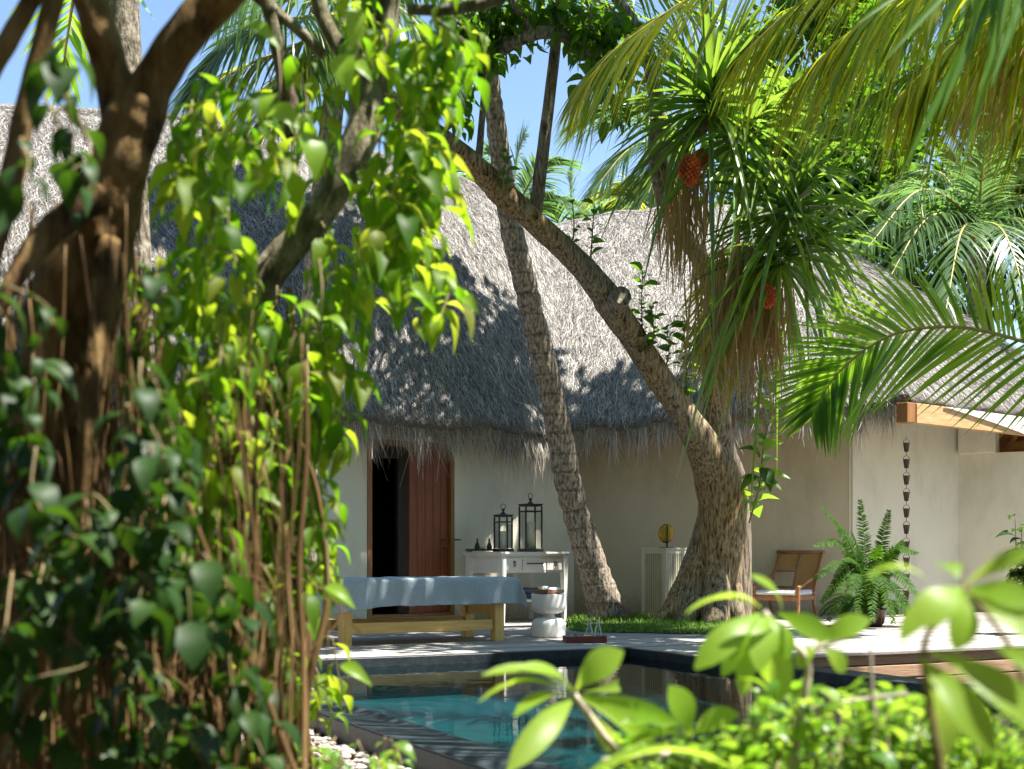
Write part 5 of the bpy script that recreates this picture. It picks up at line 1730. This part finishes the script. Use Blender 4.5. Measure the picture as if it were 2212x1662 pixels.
for (bx, by, tx, ty, w_) in ((770, 18, 762, 92, 46), (735, 118, 752, 190, 58), (760, 138, 800, 160, 34), (575, 240, 648, 262, 60), (655, 285, 690, 372, 66), (540, 1070, 602, 1078, 38), (640, 660, 690, 676, 30), (700, 690, 748, 700, 32), (700, 1268, 765, 1300, 34), (735, 1436, 800, 1470, 34), (690, 1290, 760, 1300, 30), (520, 60, 600, 80, 50), (600, 205, 560, 250, 44), (470, 330, 500, 410, 50), (1005, 640, 1028, 668, 26), (955, 600, 985, 612, 24), (890, 612, 930, 650, 30)):
    b_, e_ = W(bx, by, 3.5), W(tx, ty, 3.45)
    mb.inst(OVATE, b_[None], (e_ - b_)[None], nrm(A([[rng.normal(0, .25), -.7, .7]])), np.linalg.norm(e_ - b_), w_ / FPX * 3.5, smooth=True)
mb.mi = 1
for (x, y, y1) in ((768, -60, 140), (600, 100, 250), (690, 560, 700), (705, 1150, 1450), (545, 900, 1075)):
    ptube(mb, [(x, y, 3.55, 5), (x + 6, (y + y1) / 2, 3.5, 4), (x, y1, 3.5, 3)], 12, 5, 0)
mb.build('leaves', [M['lv_paddle'], M['stem']], bl)
# leaning pale cane in front of the roots
mb = MB()
ptube(mb, [(405, 1080, 2.9, 9), (480, 1280, 2.9, 10), (560, 1470, 2.9, 12), (650, 1700, 2.9, 13)], 30, 8, .04)
tag(mb.build('cane_pole', M['root'], origin=W(650, 1700, 3.0)), 'pale tan bare cane leaning across the hanging roots', 'cane')


# ---------------------------------------------------------------- near right: paddle-leaved shrubs
def paddle_shrub(name, label, base, leaves, stems, mat='lv_paddle', stemmat='twig'):
    t = thing(name, label, 'shrub', base)
    mb = MB()
    for (bx, by, tx, ty, w_, D0, D1, roll) in leaves:
        p0, p1 = W(bx, by, D0), W(tx, ty, D1)
        ax_ = p1 - p0
        L = np.linalg.norm(ax_)
        n0 = nrm(A([0, -.75, .65]))
        n0 = nrm(n0 - nrm(ax_) * (n0 @ nrm(ax_)))
        sd = np.cross(nrm(ax_), n0)
        n1 = n0 * math.cos(roll) + sd * math.sin(roll)
        mb.inst(PADDLE, p0[None], ax_[None], n1[None], L, w_ / FPX * (D0 + D1) / 2, smooth=True)
    mb.build('leaves', [M[mat]], t)
    mb = MB()
    for pts in stems:
        ptube(mb, pts, 24, 8, .08)
    mb.build('stem', M[stemmat], t)


Dq = 2.7
paddle_shrub('paddle_leaf_shrub', 'blurred paddle-leaf sprig spread over the pool water', G(1500, Dq, -.5),
             [(1243, 1492, 1338, 1405, 74, Dq, 2.65, .1), (1240, 1497, 1128, 1432, 44, Dq, 2.62, .4), (1238, 1500, 1052, 1440, 42, Dq, 2.6, .5), (1238, 1503, 1030, 1492, 20, Dq, 2.55, 1.1), (1236, 1508, 1112, 1532, 46, Dq, 2.6, .5), (1238, 1512, 1108, 1650, 62, Dq, 2.5, -.3), (1240, 1510, 1150, 1590, 50, Dq, 2.75, .2),
              (1255, 1503, 1460, 1560, 48, Dq, 2.6, .5), (1255, 1510, 1420, 1600, 46, Dq, 2.7, .3), (1262, 1495, 1350, 1475, 30, Dq, 2.85, .9), (1250, 1515, 1330, 1630, 40, Dq, 2.8, .6),
              (1490, 1590, 1455, 1485, 66, 2.7, 2.65, .0), (1490, 1592, 1350, 1550, 44, 2.7, 2.6, .4), (1492, 1596, 1360, 1600, 40, 2.7, 2.6, .5), (1495, 1592, 1585, 1540, 60, 2.7, 2.6, .2), (1600, 1668, 1255, 1650, 70, 2.3, 2.2, .9)],
             [[(1240, 1500, Dq, 14), (1290, 1570, 2.7, 16), (1330, 1622, 2.7, 17), (1450, 1760, 2.7, 20)], [(1490, 1590, 2.7, 12), (1480, 1680, 2.7, 14), (1520, 1800, 2.7, 20)], [(1300, 1645, 2.6, 16), (1450, 1632, 2.6, 17), (1560, 1690, 2.65, 18)]])
paddle_shrub('paddle_leaf_shrub', 'paddle-leaf shrub with a pale forked stem in front of the armchair', G(1720, 2.6, -.5),
             [(1640, 1318, 1480, 1306, 24, 2.6, 2.5, .9), (1645, 1315, 1535, 1282, 24, 2.6, 2.55, .8), (1690, 1322, 1630, 1238, 30, 2.55, 2.5, .3), (1640, 1325, 1508, 1435, 64, 2.6, 2.5, -.2), (1645, 1328, 1575, 1420, 52, 2.6, 2.55, .2), (1655, 1328, 1640, 1440, 56, 2.6, 2.5, .1), (1660, 1328, 1705, 1420, 52, 2.6, 2.55, .0), (1680, 1325, 1795, 1378, 50, 2.6, 2.5, .5), (1765, 1392, 1875, 1335, 54, 2.6, 2.55, .2),
              (1650, 1330, 1600, 1500, 46, 2.65, 2.6, .3), (1665, 1330, 1690, 1520, 54, 2.65, 2.6, -.2), (1655, 1330, 1560, 1455, 50, 2.7, 2.65, .0), (1670, 1330, 1660, 1480, 48, 2.7, 2.7, .3), (1770, 1395, 1720, 1440, 44, 2.6, 2.6, .3), (1775, 1395, 1830, 1450, 44, 2.6, 2.6, .2)],
             [[(1650, 1322, 2.6, 14), (1690, 1370, 2.6, 14), (1742, 1425, 2.6, 17), (1738, 1500, 2.6, 19), (1722, 1590, 2.6, 21), (1705, 1760, 2.6, 24)], [(1742, 1425, 2.6, 14), (1775, 1395, 2.6, 12), (1850, 1372, 2.6, 10)], [(1745, 1535, 2.6, 12), (1850, 1515, 2.55, 12), (1960, 1500, 2.5, 11)], [(1880, 1400, 2.5, 8), (1885, 1500, 2.5, 9), (1905, 1720, 2.5, 12)]])
paddle_shrub('paddle_leaf_shrub', 'nearest and most blurred broad-leaf shrub at the lower right edge', G(2160, 1.8, -.5),
             [(2085, 1262, 2240, 1180, 40, 1.8, 1.75, .4), (2080, 1270, 1985, 1345, 88, 1.8, 1.75, .1), (2075, 1275, 1945, 1370, 60, 1.85, 1.8, .3), (2085, 1275, 2070, 1400, 70, 1.8, 1.75, -.3), (2092, 1272, 2235, 1300, 64, 1.8, 1.72, .4), (2092, 1280, 2260, 1375, 84, 1.8, 1.7, .2), (2070, 1250, 2030, 1210, 70, 1.85, 1.9, .2), (1995, 1245, 1868, 1236, 22, 1.85, 1.8, .9),
              (1985, 1420, 2150, 1620, 80, 1.8, 1.7, .2), (2010, 1410, 2250, 1560, 84, 1.8, 1.7, .1), (2000, 1430, 2050, 1640, 70, 1.85, 1.8, -.2), (2150, 1400, 2260, 1450, 50, 1.8, 1.75, .3), (2180, 1480, 2260, 1600, 60, 1.8, 1.75, .1)],
             [[(2088, 1268, 1.8, 14), (2040, 1330, 1.8, 14), (1995, 1415, 1.8, 16), (2040, 1700, 1.8, 20)], [(2088, 1268, 1.8, 12), (2200, 1440, 1.85, 14), (2240, 1700, 1.85, 18)]], 'lv_paddle', 'stem')
# small-leaved hedge along the bottom
for (xa, xb, ya, n, Dr, lab, sd) in ((1330, 1640, 1580, 40, (2.4, 2.9), 'small-leaved bright shrub below the paddle-leaf sprig', 31), (1640, 1960, 1490, 66, (2.5, 3.2), 'taller small-leaved bright shrub below the armchair', 32), (1900, 2300, 1500, 66, (2.4, 3.0), 'small-leaved shrub in the lower right corner under broad leaves', 33)):
    keep = rng
    rng = np.random.default_rng(sd)
    t = thing('small_leaf_shrub', lab, 'shrub', G((xa + xb) / 2, 3.3, -.5), 0, 'small-leaved shrubs by the pool')
    mb = MB()
    for k in range(n):
        x = rng.uniform(xa, xb)
        D = rng.uniform(*Dr)
        yt = ya + abs(rng.normal(0, 70))
        b_ = W(x + rng.normal(0, 40), 1800, D); e_ = W(x, yt, D + rng.normal(0, .1))
        shoot(mb, [b_, (b_ + e_) / 2 + rng.normal(0, .03, 3), e_], .004, rng.uniform(.03, .06), 16, ROUND, .55, -.3)
    mb.build('leaves', [M['lv_shrub'], M['stem']], t)
    rng = keep

# unseen thicket added round the viewpoint to hold back sky light
mb = MB()
g2 = np.random.default_rng(77)
keep = rng; rng = g2
for k in range(260):
    az = math.radians(g2.uniform(152, 388))
    ztop = 15 if az < math.radians(325) else 8.5
    R_ = g2.uniform(7.5, 11)
    c = A([R_ * math.cos(az) * 1.15, R_ * math.sin(az) + .5, ztop * g2.random() + .2])
    cloud(mb, c, (1.6, 1.6, 1.3), 70, .75, SIMPLE, .6, .1, .3)
rng = keep
tag(mb.build('sky_blocker_thicket', M['lv_dark']), 'unseen leafy thicket added around the viewpoint to block sky light', 'thicket', kind='stuff')

# ---------------------------------------------------------------- light, sky, camera
SUN = nrm(A([.38, -.12, .92]))
sun = bpy.data.lights.new('sun', 'SUN')
sun.energy = 5.0
sun.angle = math.radians(.5)
sun.color = (1, .95, .87)
so = bpy.data.objects.new('sun', sun)
COL.objects.link(so)
so.rotation_euler = Vector(SUN).to_track_quat('Z', 'Y').to_euler()
so.location = (0, 0, 30)
w = bpy.data.worlds.new('World')
scene.world = w
w.use_nodes = True
nt = w.node_tree
bg = nt.nodes['Background']
sky = nt.nodes.new('ShaderNodeTexSky')
sky.sky_type = 'NISHITA'
sky.sun_disc = False
sky.sun_elevation = math.asin(SUN[2])
sky.sun_rotation = math.atan2(SUN[0], SUN[1])
sky.air_density = 1.0
sky.dust_density = .2
sky.ozone_density = 2.2
nt.links.new(sky.outputs[0], bg.inputs[0])
bg.inputs[1].default_value = .078

cam = bpy.data.cameras.new('camera')
co = bpy.data.objects.new('camera', cam)
COL.objects.link(co)
co.location = (0, 0, CAMZ)
co.rotation_euler = (math.pi / 2, 0, 0)
cam.sensor_width = 36
cam.lens = 36 * FPX / 2212
cam.shift_y = (HY - 831) / 2212
cam.clip_end = 2000
cam.clip_start = .05
cam.dof.use_dof = True
cam.dof.focus_distance = 15.5
cam.dof.aperture_fstop = 3.1
scene.camera = co

scene.view_settings.view_transform = 'Standard'
scene.view_settings.look = 'None'
scene.view_settings.gamma = 1
scene.view_settings.exposure = 1.75
scene.render.engine = 'CYCLES'
cy = scene.cycles
cy.max_bounces = 7
cy.diffuse_bounces = 4
cy.glossy_bounces = 3
cy.transmission_bounces = 5
cy.transparent_max_bounces = 24
cy.use_denoising = True
cy.caustics_reflective = False
cy.caustics_refractive = False
cy.sample_clamp_indirect = 6
